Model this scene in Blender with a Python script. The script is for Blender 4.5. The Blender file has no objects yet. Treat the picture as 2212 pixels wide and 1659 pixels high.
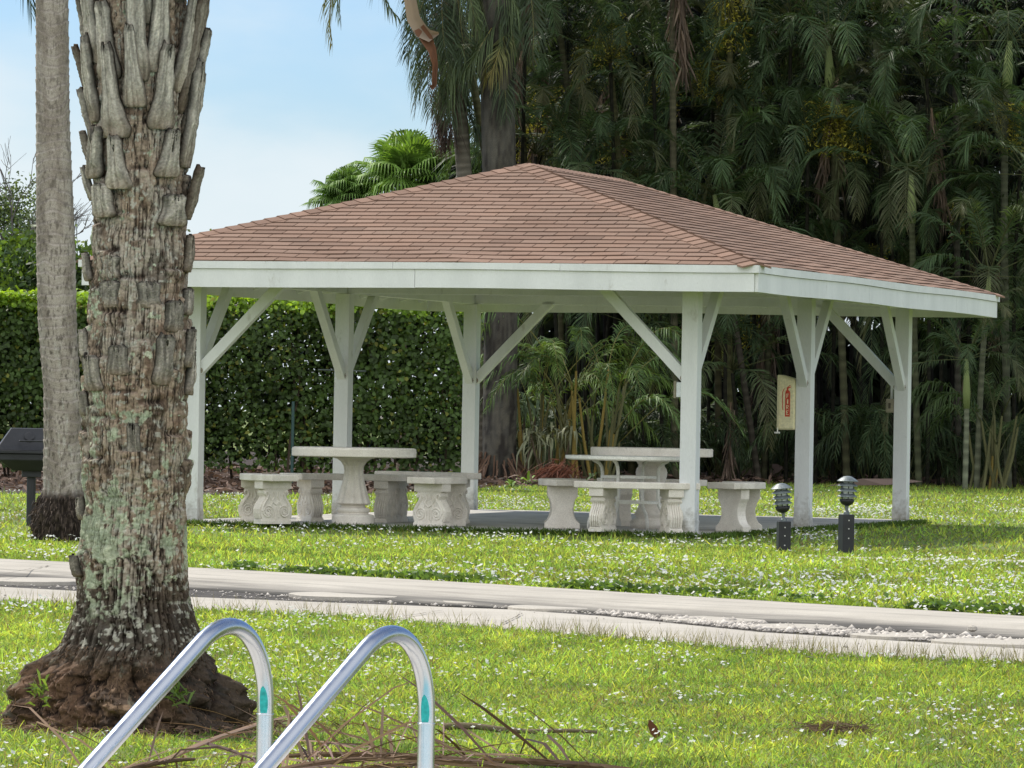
import bpy, math, random
import numpy as np
from mathutils import Vector, Matrix
random.seed(7); RNG = np.random.default_rng(7)
S = bpy.context.scene; C = S.collection
PI = math.pi
# ------------------------------------------------------------------ camera model (fitted to the photo)
FPX, PITCH, ROLL, H = 10874.0, 0.00555, 0.01775, 1.153
def proj(X, Y, Z=0.0):
    "world -> photo pixel (2212 wide)"
    X = np.asarray(X, float); Y = np.asarray(Y, float); z = np.asarray(Z, float) - H
    yy = Y*math.cos(PITCH) + z*math.sin(PITCH); zz = -Y*math.sin(PITCH) + z*math.cos(PITCH)
    u = FPX*X/yy; v = -FPX*zz/yy
    return 1106+u*math.cos(ROLL)-v*math.sin(ROLL), 829.5+u*math.sin(ROLL)+v*math.cos(ROLL)
def ray(x, y):
    a = x-1106; b = y-829.5
    u = a*math.cos(ROLL)+b*math.sin(ROLL); v = -a*math.sin(ROLL)+b*math.cos(ROLL)
    d = np.array([u/FPX, 1.0, -v/FPX])
    c, s = math.cos(PITCH), math.sin(PITCH)
    return np.array([d[0], d[1]*c-d[2]*s, d[1]*s+d[2]*c])
def gp(x, y, z=0.0):
    "where the photo pixel meets the level z"
    d = ray(x, y); t = (z-H)/d[2]; return np.array([d[0]*t, d[1]*t, z])
def at(x, y, Y):
    "where the photo pixel meets the depth Y"
    d = ray(x, y); t = Y/d[1]; return np.array([d[0]*t, Y, H+d[2]*t])

# ------------------------------------------------------------------ noise
def _h(i, j, k):
    n = (i*73856093) ^ (j*19349663) ^ (k*83492791); n = (n ^ (n >> 13))*1274126177
    return ((n ^ (n >> 16)) & 0xffff)/65535.0
def vnoise(x, y, z):
    x, y, z = np.broadcast_arrays(np.asarray(x, float), np.asarray(y, float), np.asarray(z, float))
    xi = np.floor(x).astype(np.int64); yi = np.floor(y).astype(np.int64); zi = np.floor(z).astype(np.int64)
    fx, fy, fz = x-xi, y-yi, z-zi
    fx = fx*fx*(3-2*fx); fy = fy*fy*(3-2*fy); fz = fz*fz*(3-2*fz)
    r = 0
    for a in (0, 1):
        for b in (0, 1):
            for c in (0, 1):
                r = r+_h(xi+a, yi+b, zi+c)*(fx if a else 1-fx)*(fy if b else 1-fy)*(fz if c else 1-fz)
    return r*2-1
def fbm(x, y, z, o=4):
    r = 0; a = .5
    for i in range(o):
        r = r+a*vnoise(x, y, z); x = np.asarray(x)*2.03+7; y = np.asarray(y)*2.03+3; z = np.asarray(z)*2.03+5; a *= .5
    return r
def sstep(a, b, x):
    t = np.clip((x-a)/(b-a), 0, 1); return t*t*(3-2*t)

# ------------------------------------------------------------------ materials
MATS = {}
def nt(name):
    m = bpy.data.materials.new(name); m.use_nodes = True; t = m.node_tree; t.nodes.clear()
    out = t.nodes.new('ShaderNodeOutputMaterial'); MATS[name] = m
    return m, t, out
def N(t, typ, **kw):
    n = t.nodes.new(typ)
    for k, v in kw.items():
        if k in n.inputs: n.inputs[k].default_value = v
        else: setattr(n, k, v)
    return n
def foliage(name, trans=.45, tint=(1, 1, 1), rough=.45, gloss=.06, tcol=(1.25, 1.25, .6)):
    m, t, out = nt(name)
    c = N(t, 'ShaderNodeAttribute', attribute_name='Col')
    d = N(t, 'ShaderNodeBsdfPrincipled', Roughness=rough); d.inputs['Specular IOR Level'].default_value = gloss*6
    tr = N(t, 'ShaderNodeBsdfTranslucent')
    mm = N(t, 'ShaderNodeMix', data_type='RGBA', blend_type='MULTIPLY'); mm.inputs[0].default_value = 1; mm.inputs[7].default_value = (*tcol, 1)
    t.links.new(c.outputs['Color'], mm.inputs[6]); t.links.new(mm.outputs[2], tr.inputs['Color'])
    t.links.new(c.outputs['Color'], d.inputs['Base Color'])
    mx = N(t, 'ShaderNodeMixShader'); mx.inputs[0].default_value = trans
    t.links.new(d.outputs[0], mx.inputs[1]); t.links.new(tr.outputs[0], mx.inputs[2]); t.links.new(mx.outputs[0], out.inputs[0])
    return m
def vcol(name, rough=.85, bump=0.0, bscale=60, spec=.2):
    "colour from the mesh attribute, fine procedural grain and bump on top"
    m, t, out = nt(name)
    c = N(t, 'ShaderNodeAttribute', attribute_name='Col')
    d = N(t, 'ShaderNodeBsdfPrincipled', Roughness=rough); d.inputs['Specular IOR Level'].default_value = spec
    tc = N(t, 'ShaderNodeTexCoord'); nz = N(t, 'ShaderNodeTexNoise', Scale=bscale, Detail=6.0)
    t.links.new(tc.outputs['Object'], nz.inputs['Vector'])
    hs = N(t, 'ShaderNodeHueSaturation'); mr = N(t, 'ShaderNodeMapRange'); mr.inputs[1].default_value = .3; mr.inputs[2].default_value = .7; mr.inputs[3].default_value = .75; mr.inputs[4].default_value = 1.25
    t.links.new(nz.outputs[0], mr.inputs[0]); t.links.new(mr.outputs[0], hs.inputs['Value']); t.links.new(c.outputs['Color'], hs.inputs['Color'])
    t.links.new(hs.outputs[0], d.inputs['Base Color'])
    if bump:
        b = N(t, 'ShaderNodeBump', Strength=1.0, Distance=bump); t.links.new(nz.outputs[0], b.inputs['Height']); t.links.new(b.outputs[0], d.inputs['Normal'])
    t.links.new(d.outputs[0], out.inputs[0]); return m
def surf(name, c1, c2, scale=4, rough=.7, bump=.002, fine=80, metal=0, spec=.3, stretch=(1, 1, 1), spots=None, det=8.0, fa=.14):
    "two-tone weathered surface: large blotches, fine grain, optional dark stains"
    m, t, out = nt(name)
    d = N(t, 'ShaderNodeBsdfPrincipled', Roughness=rough, Metallic=metal); d.inputs['Specular IOR Level'].default_value = spec
    tc = N(t, 'ShaderNodeTexCoord'); mp = N(t, 'ShaderNodeMapping'); mp.inputs['Scale'].default_value = stretch
    t.links.new(tc.outputs['Object'], mp.inputs[0])
    n1 = N(t, 'ShaderNodeTexNoise', Scale=scale, Detail=det, Roughness=.62); t.links.new(mp.outputs[0], n1.inputs['Vector'])
    n2 = N(t, 'ShaderNodeTexNoise', Scale=fine, Detail=4.0); t.links.new(mp.outputs[0], n2.inputs['Vector'])
    r = N(t, 'ShaderNodeValToRGB'); r.color_ramp.elements[0].position = .32; r.color_ramp.elements[1].position = .68
    r.color_ramp.elements[0].color = (*c1, 1); r.color_ramp.elements[1].color = (*c2, 1)
    t.links.new(n1.outputs[0], r.inputs[0]); col = r.outputs[0]
    hs = N(t, 'ShaderNodeHueSaturation'); mr = N(t, 'ShaderNodeMapRange'); mr.inputs[1].default_value = .3; mr.inputs[2].default_value = .7; mr.inputs[3].default_value = 1-fa; mr.inputs[4].default_value = 1+fa
    t.links.new(n2.outputs[0], mr.inputs[0]); t.links.new(mr.outputs[0], hs.inputs['Value']); t.links.new(col, hs.inputs['Color']); col = hs.outputs[0]
    if spots:
        sc, lo, hi, cs, mapv = spots
        mp2 = N(t, 'ShaderNodeMapping'); mp2.inputs['Scale'].default_value = mapv; t.links.new(tc.outputs['Object'], mp2.inputs[0])
        n3 = N(t, 'ShaderNodeTexNoise', Scale=sc, Detail=7.0, Roughness=.7); t.links.new(mp2.outputs[0], n3.inputs['Vector'])
        r3 = N(t, 'ShaderNodeMapRange'); r3.inputs[1].default_value = lo; r3.inputs[2].default_value = hi; t.links.new(n3.outputs[0], r3.inputs[0])
        mx = N(t, 'ShaderNodeMix', data_type='RGBA'); mx.inputs[7].default_value = (*cs, 1)
        t.links.new(r3.outputs[0], mx.inputs[0]); t.links.new(col, mx.inputs[6]); col = mx.outputs[2]
    t.links.new(col, d.inputs['Base Color'])
    if bump:
        b = N(t, 'ShaderNodeBump', Strength=1.0, Distance=bump); t.links.new(n2.outputs[0], b.inputs['Height']); t.links.new(b.outputs[0], d.inputs['Normal'])
    t.links.new(d.outputs[0], out.inputs[0]); return m
M_leaf = foliage('palm_leaf', .3, rough=.55, gloss=.04)
M_hedge = foliage('hedge_leaf', .4, rough=.5, gloss=.05, tcol=(2.0, 1.9, .5))
M_grass = foliage('grass', .55, rough=.5, gloss=.05, tcol=(1.35, 1.2, .6))
M_petal = foliage('petal', .4, rough=.6, gloss=.03, tcol=(1, 1, 1))
M_dead = foliage('dead_leaf', .2, rough=.7, gloss=.03, tcol=(1, .9, .7))
M_bark = vcol('bark', .9, .004, 120, .15)
M_plain = vcol('painted_detail', .7, .0008, 90, .25)
M_shingle = vcol('shingle', .92, .002, 220, .15)
M_white = surf('white_paint', (.64, .655, .64), (.77, .78, .765), 2.2, .55, .0012, 120, spec=.35, stretch=(1, 1, .25),
               spots=(5, .62, .80, (.36, .34, .28), (1, 1, .4)), fa=.035)
def foot_grime(m):
    "splash dirt that fades out a hand's breadth above the floor"
    t = m.node_tree; d = [n for n in t.nodes if n.type == 'BSDF_PRINCIPLED'][0]; src = d.inputs['Base Color'].links[0].from_socket
    tc = N(t, 'ShaderNodeTexCoord'); sx = N(t, 'ShaderNodeSeparateXYZ'); t.links.new(tc.outputs['Object'], sx.inputs[0])
    nz = N(t, 'ShaderNodeTexNoise', Scale=11.0, Detail=7.0, Roughness=.7); t.links.new(tc.outputs['Object'], nz.inputs['Vector'])
    a = N(t, 'ShaderNodeMapRange'); a.inputs[1].default_value = .04; a.inputs[2].default_value = .42; a.inputs[3].default_value = .34; a.inputs[4].default_value = -.12; t.links.new(sx.outputs['Z'], a.inputs[0])
    s = N(t, 'ShaderNodeMath', operation='ADD'); t.links.new(nz.outputs[0], s.inputs[0]); t.links.new(a.outputs[0], s.inputs[1])
    r = N(t, 'ShaderNodeMapRange'); r.inputs[1].default_value = .52; r.inputs[2].default_value = .95; t.links.new(s.outputs[0], r.inputs[0])
    mx = N(t, 'ShaderNodeMix', data_type='RGBA'); mx.inputs[7].default_value = (.22, .20, .15, 1); t.links.new(r.outputs[0], mx.inputs[0]); t.links.new(src, mx.inputs[6]); t.links.new(mx.outputs[2], d.inputs['Base Color'])
foot_grime(M_white)
M_stone = surf('cast_stone', (.62, .57, .49), (.80, .755, .67), 5, .85, .002, 140, spec=.2, spots=(9, .60, .82, (.32, .29, .24), (1, 1, .6)))
M_whitemetal = surf('white_enamel', (.66, .65, .58), (.76, .75, .69), 9, .45, .0005, 90, spots=(30, .66, .72, (.28, .16, .08), (1, 1, 1)))
M_conc = surf('concrete', (.37, .34, .29), (.47, .435, .375), 1.2, .9, .003, 150, spec=.15, spots=(1.6, .55, .85, (.27, .25, .22), (.35, 1.2, 1)))
M_curb = None
M_patio = surf('patio_concrete', (.40, .38, .35), (.55, .53, .49), 1.5, .8, .002, 120, spec=.3, spots=(2, .5, .8, (.2, .19, .175), (1, 1, 1)))
M_soil = surf('soil', (.09, .12, .03), (.15, .19, .045), 3, .95, .01, 30, spots=(5, .55, .7, (.12, .09, .055), (1, 1, 1)))
M_mulch = surf('mulch', (.022, .016, .012), (.06, .042, .032), 6, .95, .02, 25, spots=(14, .58, .7, (.10, .06, .045), (1, 1, 1)))
M_deck = surf('pool_deck', (.5, .47, .42), (.6, .57, .52), 3, .8, .002, 90)
M_black = surf('black_metal', (.006, .0065, .009), (.016, .017, .021), 6, .5, .0008, 150, spec=.5, spots=(20, .62, .75, (.05, .045, .04), (1, 1, 1)))
M_lampmetal = surf('weathered_metal', (.07, .085, .09), (.2, .23, .23), 18, .5, .0008, 150, metal=.2, spec=.5)
M_cream = surf('cream_plastic', (.66, .60, .36), (.74, .68, .43), 3, .4, .0003, 50, spec=.5)
M_beigebox = surf('beige_box', (.22, .2, .14), (.3, .27, .19), 6, .5, .0005, 80)
M_whitebox = surf('painted_box', (.66, .7, .7), (.74, .77, .76), 4, .5, .0005, 80)
M_gravel = vcol('gravel', .95, .003, 60)
M_smooth = surf('grey_palm_bark', (.19, .165, .135), (.36, .32, .275), 6, .92, .006, 55, spec=.15, stretch=(1, 1, .55), spots=(22, .54, .66, (.09, .075, .06), (1, 1, .25)))
def m_steel():
    m, t, out = nt('stainless_steel')
    d = N(t, 'ShaderNodeBsdfPrincipled', Roughness=.17, Metallic=1.0); d.inputs['Base Color'].default_value = (.60, .615, .64, 1)
    tc = N(t, 'ShaderNodeTexCoord'); nz = N(t, 'ShaderNodeTexNoise', Scale=25.0, Detail=5.0); t.links.new(tc.outputs['Object'], nz.inputs['Vector'])
    mr = N(t, 'ShaderNodeMapRange'); mr.inputs[3].default_value = .12; mr.inputs[4].default_value = .36; t.links.new(nz.outputs[0], mr.inputs[0]); t.links.new(mr.outputs[0], d.inputs['Roughness'])
    t.links.new(d.outputs[0], out.inputs[0]); return m
M_steel = m_steel()
def m_water():
    m, t, out = nt('pool_water')
    d = N(t, 'ShaderNodeBsdfPrincipled', Roughness=.05); d.inputs['Base Color'].default_value = (.10, .38, .45, 1)
    tc = N(t, 'ShaderNodeTexCoord'); nz = N(t, 'ShaderNodeTexNoise', Scale=2.5, Detail=3.0); t.links.new(tc.outputs['Object'], nz.inputs['Vector'])
    b = N(t, 'ShaderNodeBump', Strength=.5, Distance=.05); t.links.new(nz.outputs[0], b.inputs['Height']); t.links.new(b.outputs[0], d.inputs['Normal'])
    t.links.new(d.outputs[0], out.inputs[0]); return m
M_water = m_water()
def m_glass():
    m, t, out = nt('lamp_glass')
    d = N(t, 'ShaderNodeBsdfPrincipled', Roughness=.25); d.inputs['Base Color'].default_value = (.62, .68, .66, 1)
    t.links.new(d.outputs[0], out.inputs[0]); return m
M_glass = m_glass()

# ------------------------------------------------------------------ mesh builders
class MB:
    def __init__(s): s.v = []; s.f = []; s.c = []; s.col = (1, 1, 1)
    def add(s, vs, fs, col=None):
        o = len(s.v); s.v += [tuple(map(float, p)) for p in vs]
        s.f += [tuple(i+o for i in f) for f in fs]; s.c += [col or s.col]*len(vs); return s
    def box(s, x0, x1, y0, y1, z0, z1, M=None, col=None):
        vs = [(x, y, z) for z in (z0, z1) for y in (y0, y1) for x in (x0, x1)]
        if M is not None: vs = [tuple(M @ Vector(p)) for p in vs]
        return s.add(vs, [(0, 2, 3, 1), (4, 5, 7, 6), (0, 1, 5, 4), (2, 6, 7, 3), (0, 4, 6, 2), (1, 3, 7, 5)], col)
    def bar(s, a, b, w, h, col=None, up=(0, 0, 1), w2=None, h2=None):
        a = Vector(a); b = Vector(b); d = (b-a).normalized(); r = d.cross(Vector(up)).normalized(); u = r.cross(d)
        vs = []
        for p, ww, hh in ((a, w, h), (b, w2 or w, h2 or h)):
            for i, j in ((-1, -1), (1, -1), (1, 1), (-1, 1)): vs.append(p+r*(i*ww/2)+u*(j*hh/2))
        return s.add(vs, [(0, 1, 2, 3), (7, 6, 5, 4), (0, 4, 5, 1), (1, 5, 6, 2), (2, 6, 7, 3), (3, 7, 4, 0)], col)
    def tube(s, pts, r, n=8, col=None, cap=True, sx=1):
        pts = [Vector(p) for p in pts]; m = len(pts); rs = r if hasattr(r, '__len__') else [r]*m
        vs = []; ref = None
        for i, p in enumerate(pts):
            d = (pts[min(i+1, m-1)]-pts[max(i-1, 0)]).normalized()
            if ref is None: ref = d.orthogonal().normalized()
            ref = (ref-d*ref.dot(d)).normalized(); q = d.cross(ref)
            for k in range(n):
                a = 2*PI*k/n; vs.append(p+ref*(math.cos(a)*rs[i]*sx)+q*(math.sin(a)*rs[i]))
        fs = [(i*n+k, i*n+(k+1) % n, (i+1)*n+(k+1) % n, (i+1)*n+k) for i in range(m-1) for k in range(n)]
        if cap: fs += [tuple(reversed(range(n))), tuple(range((m-1)*n, m*n))]
        return s.add(vs, fs, col)
    def lathe(s, prof, n=32, c=(0, 0, 0), flute=None, col=None, M=None):
        vs = []
        for r, z in prof:
            for k in range(n):
                a = 2*PI*k/n; rr = r*(1+(flute(z, a) if flute else 0)); p = Vector((c[0]+rr*math.cos(a), c[1]+rr*math.sin(a), c[2]+z))
                vs.append(M @ p if M is not None else p)
        m = len(prof)
        fs = [(i*n+k, i*n+(k+1) % n, (i+1)*n+(k+1) % n, (i+1)*n+k) for i in range(m-1) for k in range(n)]
        fs += [tuple(reversed(range(n))), tuple(range((m-1)*n, m*n))]
        return s.add(vs, fs, col)
    def extr(s, outl, y0, y1, M=None, col=None):
        "extrude an (x,z) outline along y"
        n = len(outl); vs = [Vector((x, y0, z)) for x, z in outl]+[Vector((x, y1, z)) for x, z in outl]
        if M is not None: vs = [M @ v for v in vs]
        fs = [tuple(range(n)), tuple(reversed(range(n, 2*n)))]+[(i, i+n, (i+1) % n+n, (i+1) % n) for i in range(n)]
        return s.add(vs, fs, col)
    def build(s, name, mat, parent=None, smooth=False, bevel=0):
        return mk(name, s.v, s.f, mat, parent, np.array(s.c) if s.c else None, smooth, bevel)
def mk(name, v, f, mat, parent=None, col=None, smooth=False, bevel=0):
    me = bpy.data.meshes.new(name); v = np.asarray(v, float)
    if isinstance(f, tuple) and isinstance(f[0], np.ndarray):   # (flat index array, sizes)
        idx, sz = f
        me.vertices.add(len(v)); me.vertices.foreach_set('co', v.ravel())
        me.loops.add(len(idx)); me.loops.foreach_set('vertex_index', idx.astype(np.int32))
        me.polygons.add(len(sz)); st = np.concatenate([[0], np.cumsum(sz)[:-1]]).astype(np.int32)
        me.polygons.foreach_set('loop_start', st); me.polygons.foreach_set('loop_total', sz.astype(np.int32))
        me.update(calc_edges=True)
    else: me.from_pydata([tuple(p) for p in v], [], f)
    if col is not None and len(v):
        a = me.color_attributes.new('Col', 'FLOAT_COLOR', 'POINT')
        cc = np.ones((len(v), 4)); cc[:, :3] = col; a.data.foreach_set('color', cc.ravel())
    me.materials.append(mat)
    if smooth: me.polygons.foreach_set('use_smooth', [True]*len(me.polygons))
    o = bpy.data.objects.new(name, me); C.objects.link(o)
    if parent: o.parent = parent
    if bevel:
        b = o.modifiers.new('bevel', 'BEVEL'); b.width = bevel; b.segments = 2; b.limit_method = 'ANGLE'; b.angle_limit = .6
    return o
def tag(o, label, cat=None, group=None, kind=None):
    if label: o['label'] = label
    if cat: o['category'] = cat
    if group: o['group'] = group
    if kind: o['kind'] = kind
    return o
def thing(name, label, cat, loc=(0, 0, 0), rz=0, group=None):
    o = bpy.data.objects.new(name, None); o.empty_display_size = .1; C.objects.link(o); o.location = loc; o.rotation_euler = (0, 0, rz)
    return tag(o, label, cat, group)
def struct(o, label=None): o['kind'] = 'structure'; o['label'] = label or o.name.replace('_', ' '); return o
def dup(root, loc=None, rz=None, label=None, group=None, scale=None):
    r = root.copy(); C.objects.link(r)
    if loc is not None: r.location = loc
    if rz is not None: r.rotation_euler = (0, 0, rz)
    if scale: r.scale = scale if hasattr(scale, '__len__') else (scale,)*3
    if label: r['label'] = label
    if group: r['group'] = group
    for ch in list(root.children):
        c = ch.copy(); C.objects.link(c); c.parent = r
        for g in list(ch.children):
            d = g.copy(); C.objects.link(d); d.parent = c
    return r
def rotm(loc, rz=0): return Matrix.Translation(Vector(loc)) @ Matrix.Rotation(rz, 4, 'Z')

# numpy leaf arrays -------------------------------------------------
class LA:
    "accumulates many small faces quickly"
    def __init__(s): s.v = []; s.i = []; s.z = []; s.c = []; s.n = 0
    def add(s, v, idx, sz, c):
        s.v.append(v); s.i.append(idx+s.n); s.z.append(sz); s.c.append(c); s.n += len(v)
    def addmb(s, mb):
        v = np.array(mb.v); s.add(v, np.array([i for f in mb.f for i in f]), np.array([len(f) for f in mb.f]), np.array(mb.c))
    def build(s, name, mat, parent=None, smooth=False):
        return mk(name, np.concatenate(s.v), (np.concatenate(s.i), np.concatenate(s.z)), mat, parent, np.concatenate(s.c), smooth)
def blades(P, D, Lg, W, bend, col, side=None, up=(0, 0, -1), seg=2, wide=.5, fold=0):
    "n blades: root P, direction D, length, width, bend = sag of the tip along 'up'. seg=1 triangle, seg=2 quad+triangle"
    n = len(P); D = D/np.linalg.norm(D, axis=1, keepdims=True)
    if side is None:
        r = RNG.normal(size=(n, 3)); side = np.cross(D, r)
    side = side/np.maximum(np.linalg.norm(side, axis=1, keepdims=True), 1e-6)
    U = np.array(up, float) if np.ndim(up) == 1 else up
    Lg = np.broadcast_to(Lg, n)[:, None]; W = np.broadcast_to(W, n)[:, None]; bend = np.broadcast_to(bend, n)[:, None]
    tip = P+D*Lg*np.clip(1-bend*.25, .5, 1)+U*bend*Lg
    if seg == 1:
        v = np.stack([P-side*W/2, P+side*W/2, tip], 1).reshape(-1, 3)
        idx = np.arange(n*3); sz = np.full(n, 3); k = 3
    elif seg == 2:
        mid = P+D*Lg*wide+U*bend*Lg*wide*wide*.8
        v = np.stack([P-side*W*.22, P+side*W*.22, mid+side*W/2, mid-side*W/2, tip], 1).reshape(-1, 3)
        b = np.arange(n)[:, None]*5
        idx = (b+np.array([0, 1, 2, 3, 3, 2, 4])).ravel(); sz = np.tile([4, 3], n); k = 5
    else:
        m1 = P+D*Lg*.33+U*bend*Lg*.09; m2 = P+D*Lg*.68+U*bend*Lg*.42
        v = np.stack([P-side*W*.25, P+side*W*.25, m1+side*W/2, m1-side*W/2, m2+side*W*.4, m2-side*W*.4, tip], 1).reshape(-1, 3)
        b = np.arange(n)[:, None]*7
        idx = (b+np.array([0, 1, 2, 3, 3, 2, 4, 5, 5, 4, 6])).ravel(); sz = np.tile([4, 4, 3], n); k = 7
    c = np.repeat(np.broadcast_to(col, (n, 3)), k, axis=0)
    return v, idx, sz, c
def bez(p, t):
    p = [np.asarray(q, float) for q in p]; t = np.asarray(t)[:, None]
    if len(p) == 3: return (1-t)**2*p[0]+2*t*(1-t)*p[1]+t*t*p[2]
    return (1-t)**3*p[0]+3*t*(1-t)**2*p[1]+3*t*t*(1-t)*p[2]+t**3*p[3]
def frond(la, pts, leaf=.45, n=44, col=(.05, .09, .025), wid=.03, droop=.5, bare=.18, ang=.9, rach=.012, rcol=(.12, .14, .04), lift=.25, jit=.12, tipc=None, seg=2):
    "pinnate palm frond along a bezier: rachis and two rows of leaflets"
    t = np.linspace(0, 1, 12); R = bez(pts, t)
    mb = MB(); mb.tube(R, list(np.linspace(rach, rach*.25, 12)), 4, rcol); la.addmb(mb)
    tt = np.linspace(bare, .995, n); P = bez(pts, tt); T = bez(pts, np.minimum(tt+.01, 1.0))-bez(pts, np.minimum(tt+.01, 1.0)-.012)
    T = T/np.linalg.norm(T, axis=1, keepdims=True)
    hz = np.cross(T, np.array([0, 0, 1.0])); nn = np.linalg.norm(hz, axis=1, keepdims=True)
    alt = np.cross(np.array(pts[-1], float)-np.array(pts[0], float), np.array([0, 0, 1.0])); alt = alt/max(np.linalg.norm(alt), 1e-6)
    hz = np.where(nn > .25, hz/np.maximum(nn, 1e-6), alt); up = np.cross(hz, T)
    prof = np.sin(np.clip((tt-bare)/(1-bare)*.86+.1, 0, 1)*PI)**.6
    for sgn in (-1, 1):
        a = ang*(1-.45*tt)
        D = T*np.cos(a)[:, None]+hz*sgn*np.sin(a)[:, None]+up*lift+RNG.normal(size=(n, 3))*jit
        L = leaf*prof*RNG.uniform(.85, 1.12, n)
        cc = np.array(col)*RNG.uniform(.65, 1.4, (n, 1))
        if tipc is not None: cc = cc*(1-tt[:, None]**2*.6)+np.array(tipc)*(tt[:, None]**2*.6)
        la.add(*blades(P, D, L, wid, droop*RNG.uniform(.6, 1.4, n), cc, side=T+up*.3*RNG.normal(size=(n, 1)), seg=seg))

# ================================================================== camera, world, sun
cam = bpy.data.cameras.new('camera'); co = bpy.data.objects.new('camera', cam); C.objects.link(co); S.camera = co
cam.sensor_width = 36; cam.lens = FPX/2212*36; cam.clip_end = 3000; cam.clip_start = .1
F = Vector((0, math.cos(PITCH), math.sin(PITCH))); U0 = Vector((0, -math.sin(PITCH), math.cos(PITCH))); R0 = Vector((1, 0, 0))
Rc = R0*math.cos(ROLL)+U0*math.sin(ROLL); Uc = -R0*math.sin(ROLL)+U0*math.cos(ROLL)
co.matrix_world = Matrix(((Rc.x, Uc.x, -F.x, 0), (Rc.y, Uc.y, -F.y, 0), (Rc.z, Uc.z, -F.z, H), (0, 0, 0, 1)))
SUN_EL = math.radians(50); SUN_AZ = math.radians(-40)      # azimuth from +Y towards +X; the sun stands behind the scene, to the left
sd = Vector((math.sin(SUN_AZ)*math.cos(SUN_EL), math.cos(SUN_AZ)*math.cos(SUN_EL), math.sin(SUN_EL)))
sun = bpy.data.lights.new('sun', 'SUN'); sun.energy = 5.0; sun.angle = math.radians(.55); sun.color = (1, .945, .84)
so = bpy.data.objects.new('sun', sun); C.objects.link(so); so.rotation_euler = sd.to_track_quat('Z', 'Y').to_euler(); so.location = sd*60
W = bpy.data.worlds.new('World'); S.world = W; W.use_nodes = True; t = W.node_tree; t.nodes.clear()
o = N(t, 'ShaderNodeOutputWorld'); bg = N(t, 'ShaderNodeBackground', Strength=.13)
sk = N(t, 'ShaderNodeTexSky', sky_type='NISHITA', sun_disc=False, sun_elevation=SUN_EL, sun_rotation=SUN_AZ, air_density=1.0, dust_density=.6, ozone_density=1.6)
tc = N(t, 'ShaderNodeTexCoord'); mp = N(t, 'ShaderNodeMapping'); mp.inputs['Scale'].default_value = (1, 1, 2.2); mp.inputs['Location'].default_value = (.3, .2, .03)
t.links.new(tc.outputs['Generated'], mp.inputs[0])
nz = N(t, 'ShaderNodeTexNoise', Scale=8.0, Detail=7.0, Roughness=.5); t.links.new(mp.outputs[0], nz.inputs['Vector'])
sx = N(t, 'ShaderNodeSeparateXYZ'); t.links.new(tc.outputs['Generated'], sx.inputs[0])
el = N(t, 'ShaderNodeMapRange'); el.inputs[1].default_value = .02; el.inputs[2].default_value = .10; el.inputs[3].default_value = .20; el.inputs[4].default_value = -.07; t.links.new(sx.outputs['Z'], el.inputs[0])
ad = N(t, 'ShaderNodeMath', operation='ADD'); t.links.new(nz.outputs[0], ad.inputs[0]); t.links.new(el.outputs[0], ad.inputs[1])
mr = N(t, 'ShaderNodeMapRange', interpolation_type='SMOOTHSTEP'); mr.inputs[1].default_value = .42; mr.inputs[2].default_value = .68; mr.inputs[4].default_value = .9; t.links.new(ad.outputs[0], mr.inputs[0])
mx = N(t, 'ShaderNodeMix', data_type='RGBA'); mx.inputs[7].default_value = (6.3, 6.95, 7.3, 1)
tn = N(t, 'ShaderNodeMix', data_type='RGBA', blend_type='MULTIPLY'); tn.inputs[0].default_value = 1; tn.inputs[7].default_value = (.60, .75, .98, 1); t.links.new(sk.outputs[0], tn.inputs[6])
t.links.new(mr.outputs[0], mx.inputs[0]); t.links.new(tn.outputs[2], mx.inputs[6])
# brighter half of the sky behind the camera, added as fill for shaded sides
sb = N(t, 'ShaderNodeMapRange', interpolation_type='SMOOTHSTEP'); sb.inputs[1].default_value = .25; sb.inputs[2].default_value = -.35; t.links.new(sx.outputs['Y'], sb.inputs[0])
m2 = N(t, 'ShaderNodeMix', data_type='RGBA'); m2.inputs[7].default_value = (10.9, 11.3, 11.9, 1); t.links.new(sb.outputs[0], m2.inputs[0]); t.links.new(mx.outputs[2], m2.inputs[6]); t.links.new(m2.outputs[2], bg.inputs[0]); t.links.new(bg.outputs[0], o.inputs[0])
S.view_settings.view_transform = 'Standard'; S.view_settings.look = 'None'; S.view_settings.exposure = 0
S.cycles.max_bounces = 6; S.cycles.transparent_max_bounces = 4; S.cycles.caustics_reflective = False; S.cycles.caustics_refractive = False

# ================================================================== ground
# one sheet to the horizon with the pool basin cut out of it
hx0, hx1, hy0, hy1 = -7.0, 6.0, 1.5, 13.62
G = MB(); BIG = 1500
xs = [-BIG, hx0, hx1, BIG]; ys = [-BIG, hy0, hy1, BIG]
for i in range(3):
    for j in range(3):
        if i == 1 and j == 1: continue
        G.add([(xs[i], ys[j], 0), (xs[i+1], ys[j], 0), (xs[i+1], ys[j+1], 0), (xs[i], ys[j+1], 0)], [(0, 1, 2, 3)])
struct(G.build('ground', M_soil))
B = MB(); x0, x1, y0, y1 = hx0, hx1, hy0, hy1
vs = [(x0, y0, -1.4), (x1, y0, -1.4), (x1, y1, -1.4), (x0, y1, -1.4), (x0, y0, 0), (x1, y0, 0), (x1, y1, 0), (x0, y1, 0)]
B.add(vs, [(0, 1, 2, 3), (0, 4, 5, 1), (1, 5, 6, 2), (2, 6, 7, 3), (3, 7, 4, 0)]); struct(B.build('pool_basin', M_deck))
struct(MB().add([(x0, y0, -.12), (x1, y0, -.12), (x1, y1, -.12), (x0, y1, -.12)], [(0, 1, 2, 3)]).build('pool_water', M_water))
DK = MB(); e = .9
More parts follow.
